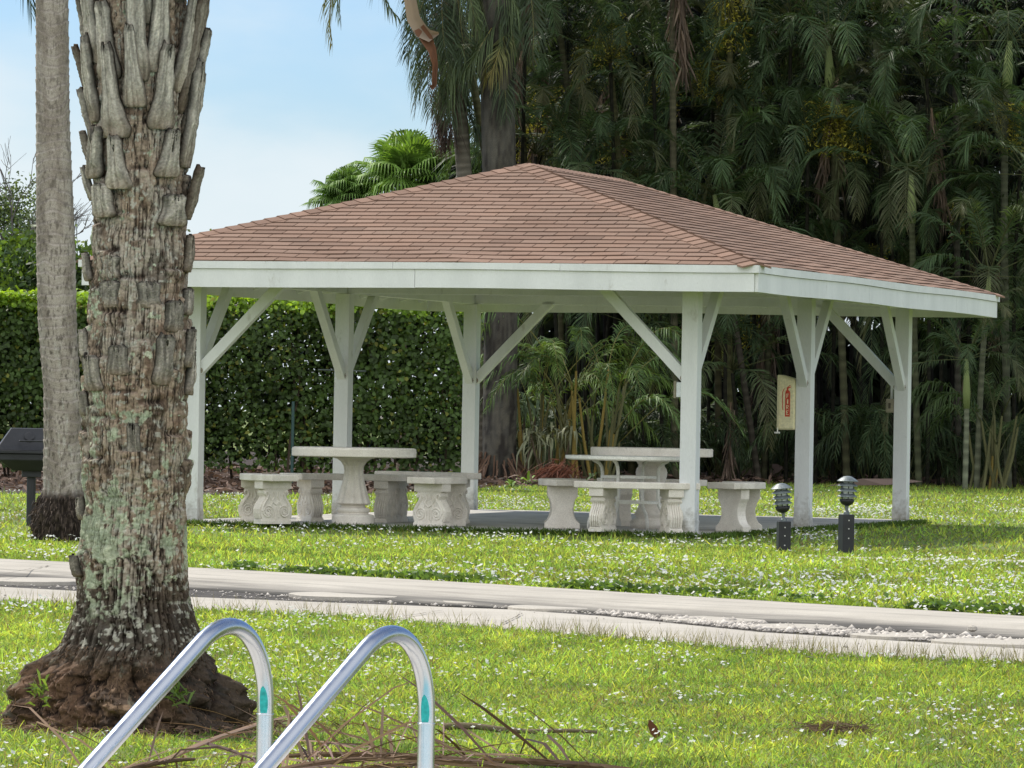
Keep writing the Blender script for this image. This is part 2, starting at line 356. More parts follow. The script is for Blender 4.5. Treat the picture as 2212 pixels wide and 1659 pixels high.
DK.box(x0-e, x1+e, y1, y1+1.25, .004, .03); DK.box(x0-e, x1+e, y0-e, y0, .004, .03); DK.box(x0-e, x0, y0, y1, .004, .03); DK.box(x1, x1+e, y0, y1, .004, .03)
struct(DK.build('pool_deck', M_deck, bevel=.008))

# ---- the concrete walk: polylines read off the ground
def ext(L):
    (xa, ya), (xb, yb) = L[0], L[1]; (xc, yc), (xd, yd) = L[-2], L[-1]
    return [(-1700, ya+(yb-ya)/(xb-xa)*(-1700-xa)*.8)]+L+[(3900, yd+(yd-yc)/(xd-xc)*(3900-xd)*.8)]
LU = ext([(0, 1207), (450, 1228), (1000, 1258), (1500, 1289), (2212, 1331)])
LM = ext([(0, 1252), (450, 1278), (930, 1309), (1330, 1328), (1700, 1352), (2212, 1386)])
LN = ext([(0, 1268), (410, 1290), (660, 1300), (1100, 1317), (1300, 1331), (1640, 1366), (2212, 1402)])
LV = ext([(0, 1304), (410, 1325), (660, 1333), (1100, 1368), (1500, 1402), (1850, 1427), (2212, 1442)])
def ly(L, x): return np.interp(x, [p[0] for p in L], [p[1] for p in L])
XS = np.linspace(-1700, 3900, 281)
def strip(name, rows, mat, colf=None, label=None):
    "rows: list of (polyline A, polyline B, fraction, z)"
    v = []
    for A, B_, f, z in rows:
        for x in XS:
            y = ly(A, x)*(1-f)+ly(B_, x)*f
            p = gp(x, y, z); v.append(p)
    n = len(XS); f = [(i*n+k, i*n+k+1, (i+1)*n+k+1, (i+1)*n+k) for i in range(len(rows)-1) for k in range(n-1)]
    v = np.array(v); v[:, 2] += .003*fbm(v[:, 0]*1.1, v[:, 1]*1.1, 0, 3)*(v[:, 2] > .01)
    return struct(mk(name, v, f, mat, None, None, True), label)
def m_walk():
    m = surf('curb_concrete', (.37, .34, .29), (.46, .425, .365), 1.2, .9, .003, 150, spec=.15)
    t = m.node_tree; d = [n for n in t.nodes if n.type == 'BSDF_PRINCIPLED'][0]; src = d.inputs['Base Color'].links[0].from_socket
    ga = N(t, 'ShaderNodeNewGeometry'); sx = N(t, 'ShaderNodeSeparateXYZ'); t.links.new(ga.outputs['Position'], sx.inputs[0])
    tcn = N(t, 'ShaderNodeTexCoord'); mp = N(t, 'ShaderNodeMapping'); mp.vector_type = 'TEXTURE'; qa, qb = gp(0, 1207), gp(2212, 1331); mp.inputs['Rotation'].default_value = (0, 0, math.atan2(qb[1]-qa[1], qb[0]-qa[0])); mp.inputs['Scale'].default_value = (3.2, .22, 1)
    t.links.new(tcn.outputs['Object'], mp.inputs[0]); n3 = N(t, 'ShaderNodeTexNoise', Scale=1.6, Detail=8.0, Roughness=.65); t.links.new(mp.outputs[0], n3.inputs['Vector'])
    zr = N(t, 'ShaderNodeMapRange'); zr.inputs[1].default_value = .062; zr.inputs[2].default_value = .012; zr.inputs[3].default_value = -.13; zr.inputs[4].default_value = .33; t.links.new(sx.outputs['Z'], zr.inputs[0])  # slope's shade put into the colour: darker towards the foot, over weather streaks
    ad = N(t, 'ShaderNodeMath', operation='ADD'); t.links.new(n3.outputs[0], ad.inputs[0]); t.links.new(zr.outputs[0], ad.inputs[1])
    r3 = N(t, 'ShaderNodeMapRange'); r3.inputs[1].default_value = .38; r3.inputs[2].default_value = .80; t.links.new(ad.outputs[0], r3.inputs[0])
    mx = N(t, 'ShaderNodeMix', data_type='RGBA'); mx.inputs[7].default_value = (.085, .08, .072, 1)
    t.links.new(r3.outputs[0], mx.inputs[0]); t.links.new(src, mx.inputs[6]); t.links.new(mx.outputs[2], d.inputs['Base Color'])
    return m
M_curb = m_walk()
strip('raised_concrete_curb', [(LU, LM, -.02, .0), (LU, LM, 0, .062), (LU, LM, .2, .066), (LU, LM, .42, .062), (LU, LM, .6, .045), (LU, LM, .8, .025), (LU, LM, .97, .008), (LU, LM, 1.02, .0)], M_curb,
      label='pale concrete curb strip with a sloping weathered face, its shade painted in')
strip('gutter_bed', [(LM, LN, -.35, .010), (LM, LN, 1.25, .004)], surf('wet_gravel_bed', (.02, .018, .015), (.10, .09, .08), 9, .95, .01, 60, spots=(3, .5, .7, (.07, .06, .05), (1, 1, 1))))
strip('concrete_walk', [(LN, LV, -.02, 0), (LN, LV, 0, .016), (LN, LV, .5, .018), (LN, LV, 1, .012), (LN, LV, 1.03, .002)], M_conc)
# joints and cracks, laid as thin dark bands a few mm above the concrete
def crack(pts, w, name, lab, z=.026):
    P = []
    for (xa, ya), (xb, yb) in zip(pts[:-1], pts[1:]):
        for q in np.linspace(0, 1, 9)[:-1]: P.append(gp(xa+(xb-xa)*q, ya+(yb-ya)*q+RNG.uniform(-.8, .8), z))
    P.append(gp(*pts[-1], z)); P = np.array(P); w = w*.55; d = np.gradient(P, axis=0); d[:, 2] = 0; d /= np.linalg.norm(d, axis=1, keepdims=True); s = np.stack([-d[:, 1], d[:, 0], 0*d[:, 0]], 1)
    ww = w*RNG.uniform(.5, 1.3, (len(P), 1)); v = np.concatenate([P-s*ww, P+s*ww]); n = len(P)
    if z is None: pass
    return mk(name, v, [(k, k+1, n+k+1, n+k) for k in range(n-1)], M_crackm, None, None)
M_crackm = surf('crack_dirt', (.07, .06, .05), (.14, .12, .10), 9, .95, .001, 80)
for i, (a, z) in enumerate([([(1565, 1405), (1660, 1389), (1770, 1377)], .027), ([(800, 1347), (860, 1332), (955, 1318)], .027), ([(1085, 1346), (1110, 1334), (1128, 1324)], .027), ([(0, 1241), (60, 1229), (110, 1221)], .070),
                         ([(2010, 1431), (2080, 1424), (2150, 1414)], .027), ([(1850, 1417), (1960, 1421), (2060, 1428)], .027)]):
    struct(crack(a, .008, 'pavement_crack', '', z), 'thin dark crack across the concrete')

# bed of mulch under hedge and trees; patio
def sheet(name, pts, z, mat, label=None):
    v = [(*gp(x, y)[:2], z) for x, y in pts]; return struct(mk(name, v, [tuple(range(len(v)))], mat), label)
LB = [(-1200, 1064), (0, 1066), (450, 1070), (800, 1068), (980, 1060), (1060, 1052), (1250, 1049), (1700, 1046), (2212, 1048), (3600, 1060)]
vv = [(*gp(x, y)[:2], .004) for x, y in LB]+[(60, 130, .004), (-45, 130, .004)]
struct(mk('mulch_bed', vv, [tuple(range(len(vv)))], M_mulch))

# ================================================================== pavilion
TH, PW, PL, OV = .314, 4.995, 8.45, .828
HB, HT, HA, EE = 2.295, 2.54, 3.632, 3.464
O = np.array([1.68, 47.224]); u_ = np.array([math.cos(TH), -math.sin(TH)]); v_ = np.array([math.sin(TH), math.cos(TH)])
PC = O-u_*PW/2+v_*PL/2
PM = Matrix.Translation((PC[0], PC[1], 0)) @ Matrix.Rotation(-TH, 4, 'Z')
PT = .045
pt = MB().box(-PW/2-.2, PW/2+.17, -PL/2-.17, PL/2+.25, -.05, PT)
patio = struct(pt.build('patio', M_patio, bevel=.006), 'grey concrete patio slab under the pavilion'); patio.location = (PC[0], PC[1], 0); patio.rotation_euler = (0, 0, -TH)
pav = thing('pavilion', 'open white timber pavilion with low brown shingled hip roof on six posts', 'pavilion', (PC[0], PC[1], 0), -TH)
hw, hl = PW/2+OV, PL/2+OV
def beamtop(): return 2.52
PS = .155
posts = {}
for a in (-PW/2, PW/2):
    for b in (-PL/2, 0, PL/2):
        m = MB(); m.box(a-PS/2, a+PS/2, b-PS/2, b+PS/2, PT*.2, 2.36)
        m.box(a-PS/2-.004, a+PS/2+.004, b-PS/2-.004, b+PS/2+.004, PT*.2, .17)
        m.build('post', M_white, pav, bevel=.004)
# perimeter beams
bm = MB()
for a in (-PW/2, PW/2): bm.box(a-.045, a+.045, -PL/2-.2, PL/2+.2, 2.362, 2.55)
bm.build('beam', M_white, pav, bevel=.004)
for b in (-PL/2, 0, PL/2): MB().box(-PW/2-.2, PW/2+.2, b-.043, b+.043, 2.364, 2.548).build('beam', M_white, pav, bevel=.004)
# braces with bolts
def brace(a, b, da, db):
    d = Vector((da, db, 0)); r = Vector((-db, da, 0))
    p0 = Vector((a, b, 1.50))+d*(PS/2-.03); p1 = Vector((a, b, 0))+d*.93+Vector((0, 0, 2.40))
    m = MB(); w = .095
    dirv = (p1-p0).normalized(); nrm = dirv.cross(r).normalized()*(w/2)
    # ends cut plumb at the post, level at the beam
    A = [p0+Vector((0, 0, -.07)), p0+Vector((0, 0, .07)), p1+Vector((-.07*da, -.07*db, 0)), p1+Vector((.07*da, .07*db, 0))]
    vs = [q+r*s*.043 for s in (-1, 1) for q in A]
    m.add(vs, [(0, 1, 2, 3), (7, 6, 5, 4), (0, 4, 5, 1), (1, 5, 6, 2), (2, 6, 7, 3), (3, 7, 4, 0)])
    o = m.build('brace', M_white, pav, bevel=.003)
    bo = p0+d*.02+Vector((0, 0, .0)); q = MB()
    Mx = Matrix.Translation(bo+r*(-.043 if (r.y > 0 or (abs(r.y) < .1 and r.x < 0)) else .043)) @ r.to_track_quat('Z', 'Y').to_matrix().to_4x4()
    q.lathe([(.028, -.004), (.03, .0), (.028, .004)], 14, M=Mx, col=(.3, .26, .2)).lathe([(.012, -.012), (.012, .012)], 6, M=Mx, col=(.2, .18, .15)); q.build('bolt', M_plain, o)
for a in (-PW/2, PW/2):
    sa = 1 if a < 0 else -1
    for b in (-PL/2, 0, PL/2):
        if b < PL/2-.1: brace(a, b, 0, 1)
        if b > -PL/2+.1: brace(a, b, 0, -1)
        if abs(b) > .1: brace(a, b, sa, 0)
# roof planes (local coords); slight overhang beyond fascia
ridge = (-hl+EE, hl-EE)
def zroof(a, b):  # roof plane height
    return HT+min((HA-HT)/hw*(hw-abs(a)), (HA-HT)/EE*(hl-abs(b)))
e2 = .02
FLc, FRc, RRc, RLc = (-hw-e2, -hl-e2), (hw+e2, -hl-e2), (hw+e2, hl+e2), (-hw-e2, hl+e2)
A0, A1 = (0, ridge[0]), (0, ridge[1])
def P3(p, dz=0): return (p[0], p[1], (HA if p in (A0, A1) else HT-.005)+dz)
dk = MB()
for poly in ((FLc, FRc, A0), (FRc, RRc, A1, A0), (RRc, RLc, A1), (RLc, FLc, A0, A1)):
    n = len(poly); vs = [P3(p, -.012) for p in poly]+[P3(p, -.035) for p in poly]
    dk.add(vs, [tuple(range(n)), tuple(reversed(range(n, 2*n)))])
dk.build('roof_deck', M_white, pav)
# rafters
def rafter(p, q):
    m = MB(); p = Vector(p); q = Vector(q); m.bar(p, q, .04, .14); m.build('rafter', M_white, pav)
for k in range(-4, 5):
    a = k*.72
    ztop = HT+(HA-HT)*(1-abs(a)/hw) if abs(a) > .01 else HA
    bt = -hl+EE*(1-abs(a)/hw)
    for s in (1, -1): rafter((a, s*(-hl+.03), HT-.10), (a, s*bt, ztop-.11))
for k in range(-7, 8):
    b = k*.66
    lim = hw*min(1, (hl-abs(b))/EE)
    for s in (1, -1): rafter((s*(hw-.03), b+.01, HT-.10), (s*(hw-lim+.01), b+.01, HT+(HA-HT)*(lim/hw)-.11))
# shingles
def clip(poly, region):
    out = poly; n = len(region)
    for i in range(n):
        (x1, y1), (x2, y2) = region[i], region[(i+1) % n]; inp = out; out = []
        if not inp: break
        side = lambda p: (x2-x1)*(p[1]-y1)-(y2-y1)*(p[0]-x1)
        for k in range(len(inp)):
            p, q = inp[k-1], inp[k]; sp, sq = side(p), side(q)
            if (sp >= 0) != (sq >= 0):
                tt = sp/(sp-sq); out.append((p[0]+(q[0]-p[0])*tt, p[1]+(q[1]-p[1])*tt))
            if sq >= 0: out.append(q)
    return out
def shingle_face(width, slen, top0, top1, frame, name):
    "width along eave, slen up the slope, top edge from top0 to top1"
    m = MB(); region = [(0, -.02), (width, -.02), (top1, slen), (top0, slen)] if top1 > top0+.01 else [(0, -.02), (width, -.02), (top0, slen)]
    ex = .139; nrow = int(slen/ex)+1; off = 0; wav = random.uniform(0, 9)
    for r in range(nrow):
        s0 = r*ex-.02; s1 = s0+ex+.012; off = (off+random.choice((.152, .14, .16, .10))) % .305; x = -.305+off
        while x < width:
            gap = .0045; jit = random.uniform(-.003, .003)
            q = [(x+gap, s0+jit), (x+.305-gap, s0+jit), (x+.305-gap, s1), (x+gap, s1)]; c = clip(q, region)
            tone = random.uniform(.93, 1.07)*(1+.30*float(fbm(x*.7, r*.09, len(name)+width, 3))); b = random.random()
            col = (.218*tone, .139*tone*(1+.05*b), .101*tone*(1+.08*b))
            if random.random() < .08: col = tuple(k*.8 for k in col)
            if len(c) >= 3:
                vs = []
                for (px, ps) in c:
                    f = 1-(ps-s0)/(s1-s0); wv = .004*math.sin(px*3.1+wav+r*.2)+.003*math.sin(px*7+r)
                    vs.append(frame(px, ps, .006+.011*f+wv*(1 if r < 3 else .4)))
                n = len(vs)
                lows = [frame(px, ps, -.006) for px, ps in c]
                m.add(vs+lows, [tuple(range(n))]+[(i, i+n, (i+1) % n+n, (i+1) % n) for i in range(n)], col)
                for i in range(n, 2*n): m.c[-1-(i-n)] = tuple(k*.25 for k in col)
            x += .305
        # tab sides run darker towards their lower edge
    m.build(name, M_shingle, pav)
def mkframe(o3, xd, top_mid, nrm):
    o3 = Vector(o3); xd = Vector(xd).normalized(); up = Vector(top_mid); nrm = Vector(nrm).normalized()
    return lambda px, ps, h: tuple(o3+xd*px+up*ps+nrm*h)
def face(c0, c1, t0, t1, name):
    c0 = Vector(P3(c0)); c1 = Vector(P3(c1)); t0 = Vector(P3(t0)); t1 = Vector(P3(t1))
    xd = (c1-c0).normalized(); w = (c1-c0).length; h = t0-c0; up = h-xd*h.dot(xd); sl = up.length; up = up/sl
    nrm = xd.cross(up); shingle_face(w, sl, (t0-c0).dot(xd), (t1-c0).dot(xd), mkframe(c0, xd, up, nrm), name)
face(FLc, FRc, A0, A0, 'shingles'); face(FRc, RRc, A0, A1, 'shingles'); face(RRc, RLc, A1, A1, 'shingles'); face(RLc, FLc, A1, A0, 'shingles')
def caps(p, q, name, tilt):
    p = Vector(p); q = Vector(q); L = (q-p).length; d = (q-p)/L; n = int(L/.142); m = MB()
    r = d.cross(Vector((0, 0, 1))).normalized(); up = r.cross(d)
    for k in range(n+1):
        s = k*.142; tone = random.uniform(.8, 1.15); col = (.22*tone, .14*tone, .102*tone)
        c0 = p+d*(s-.01); c1 = p+d*min(s+.155, L+.03); w = .15; dr = tilt; lift0 = .027; lift1 = .016
        row = []
        for c, l in ((c0, lift0), (c1, lift1)):
            for x in (-w, -w*.5, 0, w*.5, w): row.append(c+r*x+up*(l-abs(x)*dr+(.012 if x == 0 else 0)*0))
        und = [x-up*.016 for x in row]
        fs = [(i, i+1, i+6, i+5) for i in range(4)]+[(i+10, i+15, i+16, i+11) for i in range(4)]+[(i, i+10, i+11, i+1) for i in range(4)]+[(0, 5, 15, 10), (4, 14, 19, 9), (5, 6, 16, 15), (6, 7, 17, 16), (7, 8, 18, 17), (8, 9, 19, 18)]
        m.add(row+und, fs, col)
    m.build(name, M_shingle, pav)
for c_ in (FLc, FRc): caps(P3(c_), P3(A0), 'hip_cap', .235)
for c_ in (RRc, RLc): caps(P3(c_), P3(A1), 'hip_cap', .235)
caps(P3(A1), P3(A0), 'ridge_cap', .33)
# fascia: lower board + proud drip strip, each side its own boards with a joint
def fascia(p, q, nrm, cuts):
    p = Vector(p); q = Vector(q); nrm = Vector(nrm); L = (q-p).length; d = (q-p)/L; cuts = [0]+cuts+[1]
    o = None
    for i, (a, b) in enumerate(zip(cuts[:-1], cuts[1:])):
        m = MB(); g = .0025; n = 10
        for lo, hi, t0, t1, ins in ((HB+.003*(i % 2), 2.468, 0, .03, 0),):
            for k in range(n):
                s0 = a*L+(b-a)*L*k/n+(g if k == 0 else 0); s1 = a*L+(b-a)*L*(k+1)/n-(g if k == n-1 else 0)
                w0 = .006*math.sin(s0*1.3+p.x); w1 = .006*math.sin(s1*1.3+p.x)
                vs = []
                for s, w in ((s0, w0), (s1, w1)):
                    for z in (lo+w, hi+w):
                        for tt in (t0, t1): vs.append(p+d*s+nrm*tt+Vector((0, 0, z)))
                m.add(vs, [(1, 5, 7, 3), (0, 2, 6, 4), (0, 4, 5, 1), (2, 3, 7, 6)]+([(0, 1, 3, 2)] if k == 0 else [])+([(4, 6, 7, 5)] if k == n-1 else []))
        f = m.build('fascia_board', M_white, pav)
    m = MB(); cuts2 = [0]+[c*.5+.22 for c in cuts[1:-1]]+[.72, 1]; cuts2 = sorted(set(cuts2))
    for a, b in zip(cuts2[:-1], cuts2[1:]):
        n = 10
        for k in range(n):
            s0 = a*L+(b-a)*L*k/n+(.0015 if k == 0 else 0)-(.048 if a == 0 and k == 0 else 0); s1 = a*L+(b-a)*L*(k+1)/n-(.0015 if k == n-1 else 0)+(.048 if b == 1 and k == n-1 else 0)
            vs = []
            for s in (s0, s1):
                w = .006*math.sin(s*1.3+p.x)
                for z in (2.472+w, 2.538+w*.3):
                    for tt in (.0, .048): vs.append(p+d*s+nrm*tt+Vector((0, 0, z)))
            m.add(vs, [(1, 5, 7, 3), (0, 2, 6, 4), (0, 4, 5, 1), (2, 3, 7, 6)]+([(0, 1, 3, 2)] if k == 0 else [])+([(4, 6, 7, 5)] if k == n-1 else []))
    m.build('drip_strip', M_white, pav)
fascia((-hw, -hl, 0), (hw, -hl, 0), (0, -1, 0), [.505])
fascia((hw, -hl, 0), (hw, hl, 0), (1, 0, 0), [.42, .8])
fascia((hw, hl, 0), (-hw, hl, 0), (0, 1, 0), [.5])
fascia((-hw, hl, 0), (-hw, -hl, 0), (-1, 0, 0), [.5])
def pl2w(a, b, z=0): return PM @ Vector((a, b, z))

# ---- things fixed to the posts
def letterF(m, x, z, s, pat, y, col):
    for j, row in enumerate(pat):
        for i, ch in enumerate(row):
            if ch == '#': m.box(x+i*s, x+(i+1)*s, y-.0012, y, z-(j+1)*s, z-j*s, col=col)
ph = pl2w(PW/2, 0)
fc = thing('fire_cabinet', 'cream fire extinguisher cabinet with red FIRE emblem on the side of a post', 'fire cabinet', pl2w(PW/2-PS/2-.098, 0, 1.02), -TH+.0)
cw, cdp, ch_ = .19, .20, .56
b = MB(); b.extr([(-cw/2, 0), (cw/2, 0), (cw/2, ch_-.06), (cw/2, ch_-.045), (-cw/2+.03, ch_), (-cw/2, ch_)], -cdp/2, cdp/2); b.build('body', M_cream, fc, bevel=.014)
d = MB(); d.extr([(-cw/2+.012, .012), (cw/2-.008, .012), (cw/2-.008, ch_-.068), (-cw/2+.03, ch_-.014), (-cw/2+.012, ch_-.014)], -cdp/2-.016, -cdp/2+.002)
door = d.build('door', M_cream, fc, bevel=.005)
red = (.52, .06, .03); crm = (.68, .62, .4); yy = -cdp/2-.0172
em = MB(); X0 = -.002
outl = [(X0, .135), (X0+.052, .135), (X0+.052, .375), (X0+.046, .395), (X0+.032, .405), (X0+.032, .42), (X0+.062, .435), (X0+.06, .442), (X0+.03, .432), (X0+.055, .452), (X0+.05, .458), (X0+.016, .43), (X0+.014, .405), (X0+.004, .395), (X0, .375)]
em.extr(outl, yy-.001, yy, col=red)
hose = [(X0+.018, .425), (X0-.01, .42), (X0-.026, .39), (X0-.03, .33), (X0-.026, .27), (X0-.026, .22), (X0-.02, .20)]
for p, q in zip(hose[:-1], hose[1:]): em.bar((p[0], yy-.0005, p[1]), (q[0], yy-.0005, q[1]), .0012, .008, col=red, up=(1, 0, 0)) if False else em.add([(p[0]-.004, yy-.001, p[1]), (q[0]-.004, yy-.001, q[1]), (q[0]+.004, yy-.001, q[1]), (p[0]+.004, yy-.001, p[1])], [(0, 1, 2, 3)], red)
F5 = {'F': ['####', '#...', '#...', '###.', '#...', '#...', '#...'], 'I': ['.##.', '.##.', '.##.', '.##.', '.##.', '.##.', '.##.'], 'R': ['###.', '#..#', '#..#', '###.', '##..', '#.#.', '#..#'], 'E': ['####', '#...', '#...', '###.', '#...', '#...', '####']}
for k, chh in enumerate('FIRE'): letterF(em, X0+.0135, .368-k*.057, .0064, F5[chh], yy-.0012, crm)
em.build('fire_emblem', M_plain, door)
hm = MB(); hm.tube([(-cw/2+.02, -cdp/2-.024, .02), (-cw/2+.02, -cdp/2-.024, -.025)], .006, 8, (.75, .73, .66)).tube([(-cw/2-.01, -cdp/2-.024, -.03), (-cw/2+.045, -cdp/2-.024, -.03)], .009, 8, (.78, .77, .72)); hm.build('hammer', M_plain, fc)
hn = MB().tube([(-cw/2+.028, -cdp/2-.02, .03), (-cw/2+.028, -cdp/2-.02, .52)], .004, 6, (.6, .55, .36)); hn.build('hinge', M_plain, fc)
# switch box on the rear right post
sb = thing('switch_box', 'small beige switch box on the far right post', 'switch box', pl2w(PW/2-PS/2-.04, PL/2-.02, 1.22), -TH)
MB().box(-.055, .04, -.05, .05, 0, .15).build('box', M_beigebox, sb, bevel=.008)
MB().box(-.04, .025, -.062, -.051, .012, .138).build('cover', M_beigebox, sb, bevel=.004)
MB().box(-.02, .005, -.072, -.063, .045, .105, col=(.08, .07, .05)).build('switch', M_plain, sb, bevel=.002)
MB().tube([(0, 0, .152), (.0, 0, .32), (.03, 0, .36)], .014, 8).build('conduit', M_white, sb)
# outlet box mid height on front right post, junction box at its foot
ob = thing('outlet_box', 'small white outlet box halfway up the front right post', 'outlet box', pl2w(PW/2-PS/2, -PL/2+.01, 1.32), -TH)
MB().box(-.055, -.001, -.05, .05, 0, .14).build('box', M_whitebox, ob, bevel=.004)
MB().box(-.082, -.058, -.054, .054, -.012, .152).build('cover', M_beigebox, ob, bevel=.006)
MB().tube([(-.02, -.0, -.001), (-.008, 0, -.04), (-.008, 0, -.96)], .010, 8).build('conduit', M_whitebox, ob)
jb = thing('junction_box', 'painted junction box with bent conduit at the foot of the front right post', 'junction box', pl2w(PW/2-PS/2, -PL/2-.03, .19), -TH)
MB().box(-.075, -.001, -.05, .05, 0, .17).build('box', M_whitebox, jb, bevel=.004)
MB().tube([(-.03, 0, .001), (-.032, -.0, -.05), (-.06, 0, -.11), (-.065, 0, -.16)], .016, 10).build('conduit', M_whitebox, jb)
# ================================================================== stone furniture
def legM(ang, r, zc=PT): return None
def scroll_leg(m, M, plain=False, lean=0):
    "a bench leg: wide face along local x, thickness along local y, standing on z=0, 0.40 high"
    if plain:
        R_ = [(.17, 0), (.17, .05), (.135, .075), (.115, .11), (.103, .15), (.10, .19), (.106, .23), (.12, .27), (.14, .30), (.145, .31), (.145, .40)]
        L_ = [(-x, z) for x, z in R_]
        m.extr(R_+L_[::-1], -.062, .062, M)
        return
    R_ = [(.165, 0), (.17, .035), (.155, .05), (.172, .085), (.178, .12), (.17, .16), (.148, .195), (.125, .225), (.112, .25), (.115, .27), (.135, .285), (.138, .305), (.125, .32), (.15, .325), (.15, .33)]
    m.extr(R_+[(-x, z) for x, z in R_[::-1]], -.06, .06, M)
    m.box(-.163, .163, -.072, .072, .33, .40, M)
    m.box(-.168, .168, -.069, .069, 0.0005, .03, M)
    for s in (-1, 1):           # volutes and stems on both faces, flutes on the edges
        for f in (-1, 1):
            sp = []
            for k in range(30):
                a = k/29*2.3*2*PI; rr = .062*(1-k/29*.86); sp.append(M @ Vector((s*(.092-rr*math.cos(a)*1), f*.062, .115+rr*math.sin(a)*1)))
            m.tube(sp, .0115, 5, cap=False)
            st = [(.155, .12), (.15, .16), (.125, .205), (.098, .24), (.085, .27), (.095, .295), (.118, .302), (.128, .285), (.118, .272)]
            m.tube([M @ Vector((s*x, f*.062, z)) for x, z in st], .0115, 5, cap=False)
            st = [(.035, .06), (.03, .12), (.055, .17), (.045, .21), (.02, .25), (.03, .30)]
            m.tube([M @ Vector((s*x, f*.061, z)) for x, z in st], .010, 5, cap=False)
            st = [(.0, .18), (.03, .20), (.06, .235), (.055, .275)]
            m.tube([M @ Vector((s*x, f*.061, z)) for x, z in st], .010, 5, cap=False)
        for q in (-.045, -.022, 0, .022, .045):
            pr = [(.166, .05), (.181, .1), (.181, .14), (.160, .185), (.13, .225), (.114, .255), (.127, .29), (.127, .318)]
            m.tube([M @ Vector((s*x, q, z)) for x, z in pr], .0095, 5, cap=False)
    for f in (-1, 1):
        m.tube([M @ Vector((0, f*.061, z)) for z in (.04, .1, .16)], .011, 5)
def bench(name, label, c, ang, r=.92, half=33, plain=False, z=PT, seat_h=.47, w=.36, th=.062, group='curved stone benches', legoff=.62, rots=None):
    "curved bench on a circle of radius r round c, centred on world angle ang"
    a0 = math.radians(ang); root = thing(name, label, 'bench', (c[0]+r*math.cos(a0), c[1]+r*math.sin(a0), z), a0-PI/2, group)
    # local: +y points outward from the table
    cx, cy = 0, -r; m = MB(); n = 14; hh = math.radians(half); pts = []
    for k in range(n+1):
        a = -hh+2*hh*k/n; pts.append((cx+(r+w/2)*math.sin(a), cy+(r+w/2)*math.cos(a)))
    for k in range(n, -1, -1):
        a = -hh+2*hh*k/n; pts.append((cx+(r-w/2)*math.sin(a), cy+(r-w/2)*math.cos(a)))
    N_ = len(pts); vs = [(x, y, seat_h-th) for x, y in pts]+[(x, y, seat_h) for x, y in pts]
    fs = [tuple(reversed(range(N_))), tuple(range(N_, 2*N_))]+[(i, (i+1) % N_, (i+1) % N_+N_, i+N_) for i in range(N_)]
    m.add(vs, fs); m.build('seat', M_stone, root, bevel=.008)
    for s in (-1, 1):
        a = s*hh*legoff; lm = MB(); M = Matrix.Translation((cx+r*math.sin(a), cy+r*math.cos(a), 0)) @ Matrix.Rotation(-a+PI/2+(rots or 0), 4, 'Z') @ Matrix.Diagonal((1, 1, (seat_h-th-.001)/.40, 1))
        scroll_leg(lm, M, plain); lm.build('leg', M_stone, root, bevel=.006 if plain else 0)
    return root
T1 = at(762, 1143, 48.6); T1 = (T1[0], 48.6)
t1 = thing('stone_table', 'round thick topped cast stone table on a fluted vase pedestal, left group', 'table', (T1[0], T1[1], PT), 0, 'round stone tables')
MB().lathe([(.57, .645), (.6, .652), (.602, .66), (.602, .722), (.594, .733), (.58, .738), (.3, .738)], 72).build('table_top', M_stone, t1, smooth=False, bevel=.003)
def fl(z, a): return .045*math.cos(a*12)*(1 if .19 < z < .62 else 0)
pm = MB(); pm.lathe([(.20, 0), (.205, .01), (.205, .075), (.195, .09), (.15, .098), (.148, .11), (.16, .12), (.163, .14), (.15, .155), (.118, .165), (.115, .18), (.16, .195), (.165, .205), (.15, .24), (.125, .32), (.105, .40), (.092, .46), (.088, .51), (.095, .56), (.12, .60), (.16, .625), (.2, .636), (.21, .64), (.21, .646)], 72, flute=fl)
pm.build('pedestal', M_stone, t1, smooth=False)
bench('stone_bench', 'weathered curved stone bench with scroll legs left of the round pedestal table', T1, 196, half=31)
bench('stone_bench', 'curved stone bench behind the left round table, its long edge facing the camera', T1, 95, half=36, r=.98)
bench('stone_bench', 'farthest curved stone bench behind and right of the left round table, raised slightly', T1, 60, r=1.38, half=22, seat_h=.5)
bench('stone_bench', 'curved stone bench with carved scroll legs right of the left round table', T1, -14, half=31)
T3 = at(1408, 985, 48.9); T3 = (T3[0], 48.9)
t3 = thing('stone_table', 'round stone table with plain urn pedestal behind the metal table', 'table', (T3[0], T3[1], PT), 0, 'round stone tables')
MB().lathe([(.56, .70), (.592, .704), (.595, .71), (.595, .775), (.588, .783), (.3, .785)], 72).build('table_top', M_stone, t3, bevel=.003)
MB().lathe([(.2, 0), (.2, .07), (.17, .09), (.14, .11), (.17, .13), (.15, .16), (.125, .2), (.115, .27), (.12, .36), (.13, .44), (.148, .50), (.155, .545), (.145, .58), (.13, .60), (.128, .62), (.15, .65), (.17, .67), (.18, .70)], 48).build('pedestal', M_stone, t3, smooth=True)
bench('stone_bench', 'plain legged curved bench left of the right hand tables', (T3[0], 48.6), 180, half=32, plain=True, rots=-.35)
bench('stone_bench', 'plain legged curved stone bench right of the right hand tables, near the lamps', (T3[0], 48.7), -12, half=34, plain=True, rots=-.15)
bench('stone_bench', 'plain curved stone bench half hidden behind the metal table', (T3[0], 48.9), 88, half=30, plain=True)
bench('stone_bench', 'curved stone bench in front of the metal table, carved scroll leg beside the post', (T3[0]-.08, 48.2), -96, half=32, r=.95)
T2 = at(1362, 1000, 47.95)
t2 = thing('metal_table', 'white enamelled metal table with thin round top and curved rod legs', 'table', (T2[0], 47.95, PT), .25)
MB().lathe([(.58, .665), (.615, .672), (.622, .68), (.622, .705), (.615, .708), (.3, .71)], 64).build('table_top', M_whitemetal, t2)
